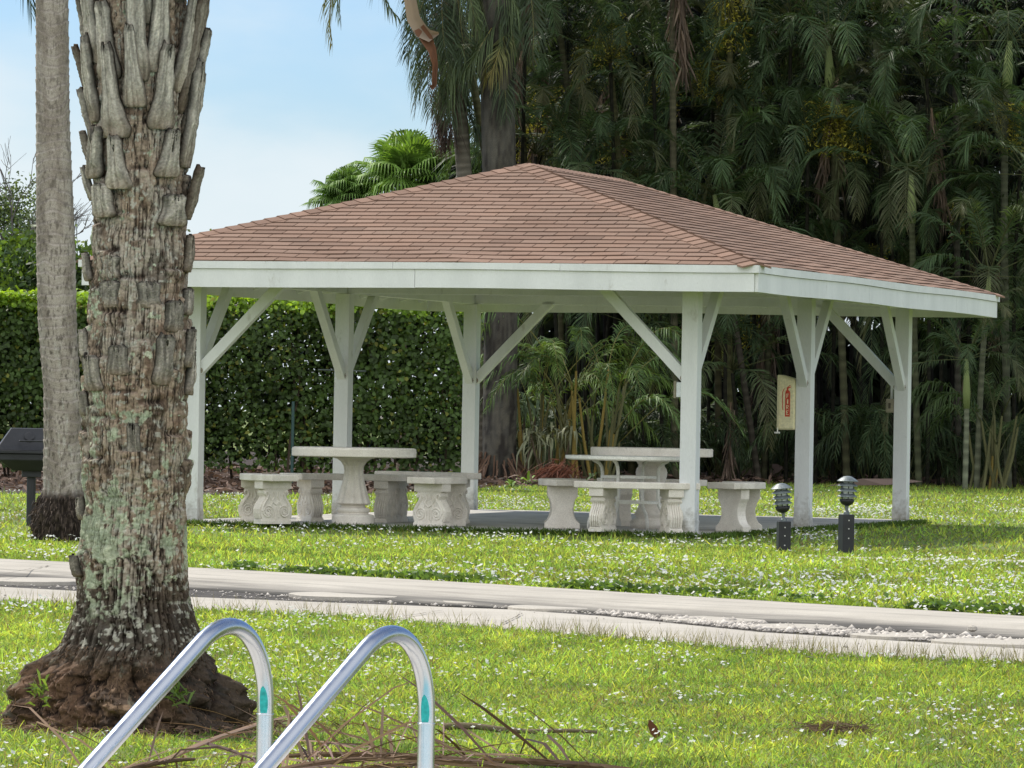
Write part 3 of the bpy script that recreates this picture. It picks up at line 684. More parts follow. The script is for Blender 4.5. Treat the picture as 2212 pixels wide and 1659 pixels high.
for k in range(4):
    a = PI/4+k*PI/2+.1; prof = [(.43, .0), (.42, .09), (.39, .15), (.33, .19), (.30, .24), (.29, .32), (.29, .45), (.29, .55), (.30, .6), (.33, .64), (.39, .665)]
    MB().tube([(r*math.cos(a), r*math.sin(a), z) for r, z in prof], .017, 8).build('leg', M_whitemetal, t2, smooth=True)
for z, r in ((.51, .285), (.27, .30)):
    m = MB(); n = 40; pr = [(r-.03, z-.012), (r-.002, z-.012), (r-.002, z+.012), (r-.03, z+.012)]
    vs = [(q*math.cos(2*PI*k/n), q*math.sin(2*PI*k/n), zz) for k in range(n) for q, zz in pr]
    m.add(vs, [(k*4+i, k*4+(i+1) % 4, ((k+1) % n)*4+(i+1) % 4, ((k+1) % n)*4+i) for k in range(n) for i in range(4)]); m.build('ring_brace', M_whitemetal, t2)
tw = MB().tube([(0, 0, .004), (.05, .01, .012), (.08, .0, .02), (.1, .005, .055)], .008, 6, (.2, .16, .12)).tube([(-.07, .02, .004), (.02, 0, .008)], .007, 6, (.25, .2, .15)).build('dry_twig', M_plain)
tag(tw, 'small dry twig lying on the leftmost stone bench', 'twig'); tw.location = (T1[0]-.80, T1[1]-.30, PT+.474)

# ================================================================== bollard lamps
def bollard(name, label, px, py, tilt, post_h, rz):
    b = gp(px, py); root = thing(name, label, 'lamp', (b[0], b[1], 0), rz, 'louvred garden lamps on black posts')
    m = MB(); w = .052; m.box(-w, w, -w, w, -.02, post_h); m.build('post', M_black, root, bevel=.004)
    for z in (post_h-.05, post_h-.12, post_h-.2):
        MB().tube([(0.0, -w-.003, z), (0, -w+.002, z)], .006, 8, (.5, .5, .48)).build('screw', M_plain, root)
    Mt = Matrix.Translation((0, 0, post_h)) @ Matrix.Rotation(tilt, 4, 'Y')
    MB().lathe([(.026, -.005), (.026, .018), (.014, .03), (.014, .06), (.02, .075)], 12, M=Mt).build('stem', M_lampmetal, root)
    hd = MB().lathe([(.014, .07), (.045, .085), (.06, .105), (.063, .125), (.05, .128)], 20, M=Mt).build('bowl', M_black, root, smooth=True)
    MB().lathe([(.044, .129), (.046, .15), (.046, .262), (.04, .275)], 20, M=Mt).build('glass', M_glass, root, smooth=True)
    for z in (.155, .2, .245):
        MB().lathe([(.050, z+.012), (.054, z+.018), (.085, z-.004), (.086, z-.009), (.052, z+.008)], 24, M=Mt).build('louvre', M_lampmetal, root)
    for k in range(6):
        a = k*PI/3+.3; MB().bar(Mt @ Vector((.053*math.cos(a), .053*math.sin(a), .12)), Mt @ Vector((.053*math.cos(a), .053*math.sin(a), .285)), .006, .006, up=(.01, 1, 0)).build('cage_bar', M_black, root)
    MB().lathe([(.088, .274), (.09, .279), (.062, .301), (.035, .317), (.01, .322)], 24, M=Mt).build('cap', M_lampmetal, root)
bollard('bollard_lamp', 'left garden lamp, its louvred head tilted on a short black post', 1692, 1197, -.10, .275, .15)
bollard('bollard_lamp', 'right garden lamp, upright louvred head on the taller black post', 1827, 1200, .02, .345, .35)

# ================================================================== grill
g = gp(66, 1136); gr = thing('barbecue_grill', 'black lidded park barbecue grill on a single steel post left of the palm', 'barbecue', (g[0], g[1], 0), .12)
MB().lathe([(.042, -.02), (.042, .46)], 16).build('post', M_black, gr, smooth=False)
MB().box(-.09, .09, -.09, .09, .46, .54).build('collar', M_black, gr, bevel=.004)
m = MB(); m.add([(-.18, -.14, .52), (.18, -.14, .52), (.18, .14, .52), (-.18, .14, .52), (-.31, -.22, .62), (.31, -.22, .62), (.31, .22, .62), (-.31, .22, .62), (-.31, -.22, .68), (.31, -.22, .68), (.31, .22, .68), (-.31, .22, .68)],
      [(3, 2, 1, 0)]+[(i, (i+1) % 4, (i+1) % 4+4, i+4) for i in range(4)]+[(i+4, (i+1) % 4+4, (i+1) % 4+8, i+8) for i in range(4)]+[(8, 9, 10, 11)])
m.build('firebox', M_black, gr, bevel=.006)
MB().box(-.335, .335, -.25, .245, .682, .71).build('rim', M_black, gr, bevel=.004)
m = MB(); m.add([(-.32, -.235, .712), (.32, -.235, .712), (.32, .23, .712), (-.32, .23, .712), (-.31, -.2, .76), (.31, -.2, .76), (.31, .2, .76), (-.31, .2, .76), (-.2, -.1, .92), (.2, -.1, .92), (.2, .1, .92), (-.2, .1, .92)],
      [(3, 2, 1, 0)]+[(i, (i+1) % 4, (i+1) % 4+4, i+4) for i in range(4)]+[(i+4, (i+1) % 4+4, (i+1) % 4+8, i+8) for i in range(4)]+[(8, 9, 10, 11)])
lid = m.build('lid', M_black, gr, bevel=.006)
MB().tube([(-.12, -.21, .80), (-.12, -.255, .80), (.12, -.255, .80), (.12, -.21, .80)], .008, 8).build('handle', M_black, lid)
MB().lathe([(.045, 0), (.047, .006), (.03, .008)], 20, M=Matrix.Translation((-.03, -.165, .845)) @ Matrix.Rotation(PI/2-.55, 4, 'X')).build('vent', M_black, lid)

# ================================================================== pool ladder
L1 = at(573, 1535, 14.5); L2 = at(921, 1562, 14.2); sep = np.array([L2[0]-L1[0], -.30]); dl = np.array([sep[1], -sep[0]]); dl /= np.linalg.norm(dl)
lad = thing('pool_ladder', 'stainless steel pool ladder with two arched handrails in the foreground', 'ladder', (L1[0], 14.5, 0), 0)
def rail(off):
    prof = [(0, -.02), (0, .05), (0, .15), (0, .25), (0, .29)]
    # arch: tangent-continuous bezier from the leg to the slope
    for q in np.linspace(0, 1, 22)[1:]: prof.append(tuple(bez([(0, .29), (0.0, .485), (.15, .60), (.33, .478)], [q])[0]))
    for q in np.linspace(0, 1, 14)[1:]: prof.append((.33+q*.62, .478-q*.40))
    for q in np.linspace(0, 1, 10)[1:]: prof.append(tuple(bez([(.95, .078), (1.06, .0), (1.11, -.10), (1.11, -.22)], [q])[0]))
    prof.append((1.11, -.9))
    return [(off[0]+dl[0]*tq, off[1]+dl[1]*tq, z) for tq, z in prof]
tread_c = []
for k in range(2):
    off = np.array([0, 0]) if k == 0 else sep
    p = rail(off); r = MB().tube(p, .0245, 24).build('rail', M_steel, lad, smooth=True)
    zt = .288 if k == 0 else .292
    tm = MB(); jz = MB()
    jz.lathe([(.0255, .268), (.0258, .269), (.0258, .2715), (.0255, .2725)], 24, c=(off[0], off[1], 0)); jz.build('weld_ring', M_steel, r, smooth=True)
    # worn turquoise tape patch on the tube just above the joint
    n = 10; vs = []; fs = []
    rows = 12
    for j in range(rows+1):
        z = .275+j*.0064; f = math.sin(PI*min(1, (j+3.0)/(rows+3.2)))**.5 if j < rows else .1
        for i in range(n+1):
            a = -PI/2-.15+(-.5+i/n)*1.0*f+.0; vs.append((off[0]+.0253*math.cos(a), off[1]+.0253*math.sin(a), z))
    for j in range(rows):
        for i in range(n): fs.append((j*(n+1)+i, j*(n+1)+i+1, (j+1)*(n+1)+i+1, (j+1)*(n+1)+i))
    # follow the bend of the rail
    vs2 = []
    for (x, y, z) in vs:
        q = max(0, (z-.29))/.195; sft = bez([(0, .29), (0.0, .485), (.15, .60), (.33, .478)], [q/2.6 if q > 0 else 0])[0][0] if z > .29 else 0
        vs2.append((x+dl[0]*sft, y+dl[1]*sft, z))
    tm.add(vs2, fs, (.03, .36, .33)); tm.build('teal_tape', M_plain, r, smooth=True)
    MB().lathe([(.055, .030), (.055, .038), (.03, .055), (.0255, .058)], 28, c=(off[0], off[1], 0)).build('flange', M_steel, r, smooth=True)
for z in (-.25, -.52, -.8):
    a = Vector((dl[0]*1.11, dl[1]*1.11, z)); b_ = Vector((sep[0]+dl[0]*1.11, sep[1]+dl[1]*1.11, z)); MB().bar(a, b_, .08, .02).build('tread', M_steel, lad)

# ================================================================== small things on the ground
pd_ = []
for i, (px, py, w, z, lab) in enumerate([(1040, 1308, .27, .045, 'round rough concrete stepping pad left of the others in the gutter'), (1190, 1321, .25, .04, 'round concrete stepping pad second from the left beside the curb'),
                     (1540, 1345, .30, .03, 'thin round stepping pad set among pale gravel mid path'), (1720, 1362, .26, .03, 'stepping pad in gravel below the lamps'), (1950, 1381, .26, .026, 'stepping pad broken at its edge near the right of the path'), (2150, 1397, .3, .03, 'rightmost stepping pad in the gutter gravel'),
                     (70, 1263, .34, .035, 'stepping pad in the gutter at far left behind the big palm'), (760, 1296, .38, .03, 'cracked flat slab in the gutter right of the big palm')]):
    c = gp(px, py); n = 26; top = [(w*(1+.06*math.sin(3*a+i)+.03*math.sin(7*a))*math.cos(a), w*(1+.05*math.sin(2*a+i*2))*math.sin(a)) for a in np.linspace(0, 2*PI, n+1)[:-1]]
    m = MB(); vs = [(x*1.02, y*1.02, -z) for x, y in top]+[(x*1.02, y*1.02, z*.4) for x, y in top]+[(x*.97, y*.97, z*.55) for x, y in top]
    m.add(vs, [(k, (k+1) % n, (k+1) % n+n, k+n) for k in range(n)]+[(k+n, (k+1) % n+n, (k+1) % n+2*n, k+2*n) for k in range(n)]+[tuple(range(2*n, 3*n))])
    o_ = m.build('stepping_stone', M_conc); o_.location = (c[0], c[1], .004+.002*i); tag(o_, lab, 'stepping stone', 'concrete pads in the gutter')
pv = MB(); c = gp(2000, 1212); pv.box(-.75, 1.0, -.2, .2, -.03, .018); pvo = pv.build('paving_strip', M_conc, bevel=.006); pvo.location = (c[0], c[1], 0); tag(pvo, 'pale flat paving strip in the grass behind the right lamp', 'paving')
# loose gravel
def pebbles(n, xr, yfun, name, label, smin, smax, zb=.008):
    la = LA(); base = np.array([(1, 0, 0), (-1, 0, 0), (0, 1, 0), (0, -1, 0), (0, 0, 1), (0, 0, -1)], float); F_ = np.array([(0, 2, 4), (2, 1, 4), (1, 3, 4), (3, 0, 4), (2, 0, 5), (1, 2, 5), (3, 1, 5), (0, 3, 5)])
    V = []; I = []; Cc = []
    for k in range(n):
        x = random.uniform(*xr); y = yfun(x); p = gp(x, y); s = random.uniform(smin, smax)*(1 if random.random() < .9 else 1.8)
        v = base*np.array([s*random.uniform(.8, 1.4), s*random.uniform(.7, 1.2), s*random.uniform(.5, .8)])*RNG.uniform(.7, 1.2, (6, 1)); a = random.uniform(0, 6.3); ca, sa = math.cos(a), math.sin(a)
        v = v @ np.array([[ca, sa, 0], [-sa, ca, 0], [0, 0, 1]])+np.array([p[0], p[1], zb+s*.3]); I.append(F_+6*k); V.append(v)
        tn = random.uniform(.22, .6); Cc.append(np.tile([tn, tn*.92, tn*.82], (6, 1)))
    V = np.concatenate(V); I = np.concatenate(I).ravel()
    return tag(mk(name, V, (I, np.full(len(I)//3, 3)), M_gravel, None, np.concatenate(Cc)), label, None, None, 'stuff')
pebbles(5200, (1290, 2700), lambda x: random.triangular(float(ly(LM, x))+1, float(ly(LN, x))+1, float(ly(LN, x))-3), 'gravel', 'loose pale crushed stone in the gutter', .007, .02)
pebbles(500, (-200, 1300), lambda x: random.uniform(float(ly(LM, x))-1, float(ly(LN, x))+1), 'grit', 'scattered grit and leaf crumbs in the gutter', .004, .012)
pebbles(420, (-200, 2600), lambda x: random.uniform(float(ly(LU, x))+3, float(ly(LV, x))-3), 'path_crumbs', 'small crumbs lying on the concrete', .003, .007, .02)
q = gp(2100, 1371, .03); st = MB().lathe([(.01, -.015), (.028, -.005), (.024, .012), (.01, .02)], 7).build('loose_stone', M_conc); st.location = (q[0], q[1], .06); tag(st, 'single pale stone lying on the curb face at far right', 'stone')

# ================================================================== dead fronds and litter near the pool
def dead_frond(label, base, tip, h, n, leaf, wid, seed, spread=1.0, droop=.25):
    random.seed(seed); la = LA(); p0 = np.array(base, float); p1 = np.array(tip, float); mid = (p0+p1)/2+np.array([0, 0, h])
    t = np.linspace(0, 1, 14); R = bez([p0, mid, p1], t); root = thing('dead_palm_frond', label, 'palm frond', tuple(p0), 0, 'dead brown fronds lying by the pool ladder')
    mb = MB(); mb.tube(R-p0, list(np.linspace(.016, .005, 14)), 6, (.17, .11, .065)); mb.build('stalk', M_dead, root)
    tt = np.linspace(.08, .99, n)
    for sgn in (-1, 1):
        P = bez([p0, mid, p1], tt)-p0; T = bez([p0, mid, p1], np.minimum(tt+.02, 1))-bez([p0, mid, p1], np.minimum(tt+.02, 1)-.02); T /= np.linalg.norm(T, axis=1, keepdims=True)
        hz = np.cross(T, [0, 0, 1.0]); D = T*.75+hz*sgn*.65*spread+RNG.normal(size=(n, 3))*.28; D[:, 2] = D[:, 2]+np.abs(RNG.normal(size=n))*.22
        tone = RNG.uniform(.45, 1.5, (n, 1)); c = np.array([.20, .13, .08])*tone; c[:, 2] *= RNG.uniform(.8, 1.5, n)
        la.add(*blades(P, D, leaf*RNG.uniform(.6, 1.15, n), wid*RNG.uniform(.6, 1.3, n), droop*RNG.uniform(.2, 1.6, n), c, side=np.cross(D, RNG.normal(size=(n, 3))*.4+np.array([0, 0, 1.])), seg=3))
    la.build('leaflets', M_dead, root)
def gxy(x, y, z=0): p = gp(x, y, z); return (p[0], p[1], z)
dead_frond('long dead frond whose thin brown strips arch in front of the palm root ball', gxy(500, 1700, .05), gxy(850, 1640, .1), .05, 26, .58, .010, 3)
dead_frond('dead brown frond tangled between the two ladder rails', gxy(1120, 1665, .04), gxy(540, 1640, .08), .06, 24, .52, .010, 5)
dead_frond('dead frond lying along the bottom edge right of the ladder', gxy(1360, 1668, .02), gxy(900, 1648, .03), .04, 20, .42, .011, 8, droop=.35)
dead_frond('straw coloured dead frond fanning out in front of the palm base', gxy(180, 1700, .03), gxy(420, 1640, .05), .04, 16, .55, .010, 13)
dead_frond('dead frond with upturned strips standing against the right rail', gxy(640, 1700, .04), gxy(960, 1650, .05), .04, 14, .55, .009, 17)
m = MB(); q = gxy(958, 1570, .02); r = gxy(1290, 1583, .02)
P = [np.array(q)+(np.array(r)-np.array(q))*k/9+np.array([0, random.uniform(-.02, .02), .006*math.sin(k)]) for k in range(10)]
sk_ = MB().tube(P, list(np.linspace(.014, .006, 10)), 7, (.14, .115, .07)).build('fallen_branch', M_bark, smooth=True); tag(sk_, 'long thin grey stick lying in the grass right of the ladder', 'stick')
c = gxy(1422, 1600, .0); lf = MB(); pts = [(0, 0, .0), (.022, .0, .03), (.018, .01, .07), (0, .015, .105), (-.02, .01, .075), (-.022, 0, .03)]
lf.add([(x*.8-z*.3, y, z*.72) for x, y, z in pts], [(0, 1, 2), (0, 2, 3), (0, 3, 4), (0, 4, 5)], (.10, .04, .018)); lo = lf.build('dead_leaf', M_dead); lo.location = c; tag(lo, 'single dark brown curled leaf standing in the grass', 'leaf')
c = gxy(1800, 1588, 0); la = LA(); n = 700; P = RNG.normal(size=(n, 3))*np.array([.06, .05, .008])+np.array([0, 0, .025]); D = RNG.normal(size=(n, 3))*np.array([1, 1, .25])
la.add(*blades(P, D, RNG.uniform(.03, .10, n), .003, .1, np.array([.16, .11, .07])*RNG.uniform(.4, 1.5, (n, 1)), seg=2)); co_ = la.build('grass_clump', M_dead); co_.location = c; tag(co_, 'flat matted clump of dry brown thatch in the lawn', 'clump')
dead_bits = LA(); 
random.seed(21)
# ================================================================== big cabbage palm in front
PBx, PBY = 300, 18.05
PB = at(PBx, 1590, PBY); s_ = FPX/PBY
prof_px = [(-380, 205, 395), (-150, 203, 398), (0, 200, 400), (200, 203, 400), (400, 204, 402), (500, 204, 400), (560, 196, 404), (600, 195, 405), (700, 190, 408), (800, 184, 409), (900, 186, 405), (1000, 183, 408), (1100, 180, 405), (1180, 170, 405), (1230, 164, 408), (1300, 160, 412), (1350, 150, 428), (1390, 135, 442), (1420, 105, 452), (1450, 78, 470), (1480, 50, 492), (1510, 28, 515), (1535, 20, 532), (1560, 20, 532), (1580, 30, 522), (1600, 48, 505), (1625, 60, 495)]
pz = []; pc = []; pr_ = []
for y, a, b in prof_px:
    p = at(a, y, PBY); q = at(b, y, PBY); pz.append((p[2]+q[2])/2); pc.append((p[0]+q[0])/2); pr_.append((q[0]-p[0])/2)
pz = np.array(pz[::-1]); pc = np.array(pc[::-1]); pr_ = np.array(pr_[::-1])
def trunk_r(z): return np.interp(z, pz, pr_)
def trunk_c(z): return np.interp(z, pz, pc)
palm = thing('cabbage_palm', 'large foreground palm with shaggy grey leaf stubs, lichen patches and a swollen root ball', 'palm tree', (float(pc[2]), PBY, 0))
def tmat():
    return M_bark
NA, NZ = 420, 900
zz = np.linspace(-.06, 3.05, NZ); aa = np.linspace(0, 2*PI, NA, endpoint=False)
A, Zg = np.meshgrid(aa, zz); R = trunk_r(Zg); cx = np.cos(A); sy = np.sin(A)
rootm = 1-sstep(.17, .30, Zg+.05*fbm(cx*2, sy*2, 0, 3))                      # 1 in the root ball
low = 1-sstep(.5, .75, Zg)
arc = A/(2*PI)                                     # for bark coordinates
X_, Y_ = cx*R, sy*R
cell = fbm(cx*2.1, sy*2.1, Zg*9, 4)
disp = .016*cell+.006*fbm(cx*7, sy*7, Zg*36, 3)
crk = 1-np.abs(fbm(cx*19+1.5*cell, sy*19, Zg*9+40+2*cell, 3))*3.6       # vertical fissures
crk = np.clip(crk, 0, 1)**3
ring = np.clip(1-np.abs(fbm(cx*2.6, sy*2.6, Zg*40+9, 3))*3.2, 0, 1)**3      # horizontal creases
barkamt = (1-rootm)*(.55+.45*low)
disp = disp-.011*crk*barkamt*(1+.6*low)-.003*ring*(1-rootm)
# old leaf bases: shield shaped plates with a lip at the top
plate = np.zeros_like(A); plip = np.zeros_like(A); ptone = np.zeros_like(A); ga = 2.39996
k = 0; zk = .50
while zk < 2.6:
    ak = (k*ga+.7) % (2*PI); w = random.uniform(.06, .085); h = random.uniform(.09, .15); am = random.uniform(.4, 1)*(1-.6*(zk < .8))
    da = (A-ak+PI) % (2*PI)-PI; xx = da*.175; hh = (Zg-zk)
    tz = hh/h                                       # 0 at the bottom, 1 at the top lip
    ww = w*(1-.35*np.clip(tz, 0, 1))+.006*fbm(Zg*30, k*3.1, 0, 2)
    inside = sstep(0, .012, ww-np.abs(xx))*sstep(-.05, .25, tz)*(1-sstep(.985, 1.02, tz+.08*fbm(xx*40, k, 0, 2)))
    plate = np.maximum(plate, inside*am*(.25+.75*np.clip(tz, 0, 1)))
    plip = np.maximum(plip, np.exp(-((tz-1.06)/.07)**2)*(np.abs(xx) < ww*1.0)*am)
    ptone = np.where(inside > .5, random.uniform(-.15, .35), ptone)
    k += 1; zk += .0165+.004*random.random()
disp = disp+(.018*plate-.008*plip)*(1-rootm)
lump = fbm(cx*1.9+4, sy*1.9, Zg*5.5, 4)
disp = disp-.035*rootm+rootm*(.105*lump+.075*(np.abs(fbm(cx*3.2+3, sy*3.2, Zg*8, 4))*2.2-.35)+.03*fbm(cx*9, sy*9, Zg*22, 4)+.016*fbm(cx*22, sy*22, Zg*50, 3))
Rr = R+disp
V = np.stack([Rr*cx+trunk_c(Zg)-pc[2], Rr*sy, Zg+.012*rootm*lump], -1).reshape(-1, 3)
# colour of each spot of bark
def mixc(a, b, m): return a*(1-m[..., None])+b*m[..., None]
n1 = fbm(cx*1.9, sy*1.9, Zg*9+3, 4); n2 = fbm(cx*7, sy*7, Zg*36, 3); n3 = fbm(cx*20, sy*20, Zg*100, 2)
col = np.ones(A.shape+(3,))*np.array([.34, .25, .175])
col = mixc(col, np.array([.38, .32, .25]), sstep(-.1, .35, n1))
col = mixc(col, np.array([.42, .37, .31]), plate*(.35+ptone)*sstep(.9, 1.6, Zg))
col = mixc(col, np.array([.12, .07, .045]), sstep(.05, .4, n2)*.75)
col = mixc(col, np.array([.045, .038, .03]), sstep(.12, .42, fbm(cx*2.5+9, sy*2.5, Zg*13+1, 4))*.55*(1-sstep(1.7, 2.1, Zg)*.6))
lich = np.exp(-((Zg-.67)/.115)**2)*.50+np.exp(-((Zg-.8)/.26)**2)*.12-.135+.12*np.clip(-cx, -1, 1)
lm = sstep(.15, .19, .75*fbm(cx*3.2+5, sy*3.2, Zg*17+8, 3)+.42*fbm(cx*13+5, sy*13, Zg*75+8, 3)+lich*.72)
lcol = mixc(np.ones(A.shape+(3,))*np.array([.34, .38, .26]), np.array([.52, .54, .38]), sstep(-.2, .4, n2))
col = mixc(col, np.array([.035, .03, .024]), (1-sstep(.42, .64, Zg+.06*n1))*.86)
lm2 = sstep(.27, .31, fbm(cx*11+2, sy*11, Zg*62+8, 3)+.08*fbm(cx*2, sy*2, Zg*9, 2)+.0+.10*sstep(1.4, .6, Zg))*.8
col = mixc(col, np.array([.48, .46, .38]), lm2*sstep(.2, .34, Zg+.1*n1)*.9)
col = mixc(col, lcol, lm*(1-rootm)*sstep(.3, .5, Zg)*.95)
col = mixc(col, np.array([.02, .014, .01]), np.clip(crk*(.3+barkamt)*1.25*(1-rootm)+plip*.6, 0, 1)*(1-.5*lm))  # fissures and lip hollows darkened, crevice shade put into the bark colour
col = mixc(col, np.array([.07, .045, .03]), ring*.3*(1-rootm))
rc = mixc(np.ones(A.shape+(3,))*np.array([.13, .078, .048]), np.array([.16, .105, .065]), sstep(-.1, .4, n1))
rc = mixc(rc, np.array([.03, .02, .014]), sstep(.0, .3, n2+.4*n3)*.85)
rc = mixc(rc, np.array([.16, .17, .12]), sstep(.3, .5, fbm(cx*7, sy*7, Zg*9, 4))*.5)
rc = mixc(rc, np.array([.03, .028, .022]), sstep(.15, .7, cx+.3*n1)*.75); rc = mixc(rc, np.array([.018, .012, .009]), 1-sstep(.0, .10, np.abs(fbm(cx*3.2+3, sy*3.2, Zg*8, 4))))  # shaded right flank and crevice shadow painted into the root ball colour
col = mixc(col, rc, rootm)
idx = np.arange(NA*NZ).reshape(NZ, NA); q0 = idx[:-1]; q1 = np.roll(idx, -1, 1)[:-1]; q2 = np.roll(idx, -1, 1)[1:]; q3 = idx[1:]
fq = np.stack([q0, q1, q2, q3], -1).reshape(-1, 4)
mk('trunk', V, (fq.ravel(), np.full(len(fq), 4)), M_bark, palm, col.reshape(-1, 3), True)

def boot(phi, z0, L, w0, w1, out, lat=0.0, th=.030, dark=0.0, name='leaf_stub', curve=.0, off=.0, tone=1.0, seed=0, frac=.3):
    """old frond base: phi 0 faces the camera, + to the right; grows up from z0; out = outward lean, lat = sideways lean"""
    rs = np.random.default_rng(seed+int(z0*1000)+int(phi*100)+7)
    NU, NV = 17, 34; vs = []; cs = []
    r0 = float(trunk_r(z0))+off; c = Vector((float(trunk_c(z0)-pc[2])+math.sin(phi)*r0, -math.cos(phi)*r0, z0))
    nrm = Vector((math.sin(phi), -math.cos(phi), 0)); tan = Vector((math.cos(phi), math.sin(phi), 0))
    vg, ug = np.meshgrid(np.linspace(0, 1, NV), np.linspace(-1, 1, NU), indexing='ij')
    Ng1 = vnoise(ug*8+z0*9, vg*2, phi); Ng2 = vnoise(ug*2, vg*L*30, phi+z0); Nw = vnoise(np.linspace(0, 1, NV)*L*28, z0*50, phi*7)
    Ns = np.maximum(0, vnoise(ug*7+z0*31, vg*1.3+phi, 3))*1.6+np.maximum(0, vnoise(ug*16, vg*2.5+z0*9, phi))*1.1; Nb = fbm(ug*2.5+z0*7, vg*L*22, phi*5, 3)*1.6
    notch = rs.uniform(.03, .08); tiplean = rs.uniform(-.3, .3)
    for side in (0, 1):
        for j in range(NV):
            v = j/(NV-1)
            w = w0*(.72*max(0, 1-v*1.15)**1.25+.26*max(0, 1-v*2.6))+w1*.95*min(1, v*1.15)*(1-.45*max(0, v-.88)/.12)
            w *= (.62+.38*min(1, v*9+.05)**.6)*(1+.10*Nw[j])          # rounded foot
            for i in range(NU):
                u = i/(NU-1)*2-1
                crv = (1-u*u)
                top = L*(1-(1-abs(u+tiplean*.3))*notch/max(L, .1)*1.2) if j == NV-1 else L
                d = v*top
                h = th*(.30+.70*crv**.6-.30*math.exp(-(u*2.6)**2)*min(1, v*2))*(.55+.45*math.sin(min(1, v*2.0)*PI/2))*(1-.35*v) if side == 0 else -th*.25+ (.012*crv*(v))
                g = (.004*Ng1[j, i]+.005*Ng2[j, i]+.001*rs.normal())*(side == 0)
                p = c+tan*(u*w/2+lat*d)+nrm*(h+g+out*d+curve*d*d)+Vector((0, 0, d-.02))
                vs.append(p)
                base = np.array([.50, .44, .36])*tone
                streak = Ns[j, i]; blot = Nb[j, i]
                cc = base*(1-.46*min(1, streak))*(1+.35*blot)*(1+.10*rs.normal())
                cc = cc*(1-v*.10)+np.array([.0, .0, .0])
                if v < .3: cc = cc*(.45+.55*v/.3)+np.array([.10, .06, .03])*(1-v/.3)
                if abs(u) > .85: cc = cc*.6
                if side == 1 or j == NV-1: cc = cc*.35
                if v > .88: cc = cc*.6
                cc = cc*(1-dark)+np.array([.10, .065, .04])*dark
                cs.append(cc)
    fs = []
    def id_(s, j, i): return s*NU*NV+j*NU+i
    for j in range(NV-1):
        for i in range(NU-1):
            fs.append((id_(0, j, i), id_(0, j, i+1), id_(0, j+1, i+1), id_(0, j+1, i))); fs.append((id_(1, j, i+1), id_(1, j, i), id_(1, j+1, i), id_(1, j+1, i+1)))
        fs.append((id_(0, j, 0), id_(0, j+1, 0), id_(1, j+1, 0), id_(1, j, 0))); fs.append((id_(0, j+1, NU-1), id_(0, j, NU-1), id_(1, j, NU-1), id_(1, j+1, NU-1)))
    for i in range(NU-1):
        fs.append((id_(0, NV-1, i), id_(0, NV-1, i+1), id_(1, NV-1, i+1), id_(1, NV-1, i))); fs.append((id_(0, 0, i+1), id_(0, 0, i), id_(1, 0, i), id_(1, 0, i+1)))
    return mk(name, [tuple(v) for v in vs], fs, M_bark, palm, np.array(cs), True)
def zpx(y): return float(at(300, y, PBY)[2])
def boot_px(bx, by, tx, ty, w0, w1, out=.14, **kw):
    "photo pixels of foot and tip -> stub on the trunk"
    z0 = zpx(by); L = (zpx(ty)-z0)*1.07; X = at(bx, by, PBY)[0]-float(trunk_c(z0)); r = float(trunk_r(z0))+.0
    sphi = max(-.985, min(.985, X/r)); phi = math.asin(sphi); tx_ = at(tx, ty, PBY)[0]-at(bx, by, PBY)[0]
    # tip offset = out*L*sin(phi) + lat*L*cos(phi)
    cp = math.cos(phi)
    if cp > .45: lat = (tx_/L-out*math.sin(phi))/cp
    else: out = tx_/L/math.sin(phi)*.95; lat = 0
    kk = 1/s_
    return boot(phi, z0, L, w0*kk*1.08/max(cp, .62), w1*kk*1.05/max(cp, .62), out, lat, **kw)
bp = boot_px
# rows from the top of the picture downwards (back ones first)
bp(305, 170, 300, -60, 64, 40, off=.008); bp(345, 150, 358, -40, 62, 36); bp(245, 165, 226, 5, 58, 32, out=.1); bp(215, 130, 188, -30, 50, 30)
bp(390, 190, 432, -30, 50, 28); bp(402, 280, 455, 62, 40, 17, seed=3); bp(396, 235, 446, -10, 40, 30, dark=.5)
bp(262, 292, 242, 100, 72, 26, off=.016, th=.038, out=.12); bp(301, 226, 288, 58, 62, 28, off=.010, th=.036); bp(350, 272, 369, 97, 62, 30, off=.008, th=.034)
bp(213, 258, 190, 80, 46, 20, off=.006); bp(398, 350, 436, 130, 42, 26, seed=5)
bp(193, 215, 152, 97, 34, 13, dark=.55, seed=6); bp(199, 285, 170, 188, 40, 18, seed=2); bp(200, 355, 175, 278, 34, 16, dark=.3)
bp(218, 378, 222, 272, 42, 30, off=.014, tone=1.05, th=.036); bp(268, 402, 257, 292, 62, 30, off=.012, tone=1.12, th=.036); bp(362, 374, 378, 275, 56, 30, off=.008)
bp(204, 424, 181, 355, 38, 20); bp(236, 462, 228, 392, 54, 42, off=.006, tone=.98, th=.032); bp(374, 478, 382, 412, 58, 46, off=.004, tone=.85, th=.03)
bp(400, 345, 408, 290, 24, 16, dark=.6)
# torn shard hanging free on the right
bp(399, 462, 432, 352, 24, 26, dark=.55, off=.004, seed=9, th=.03)
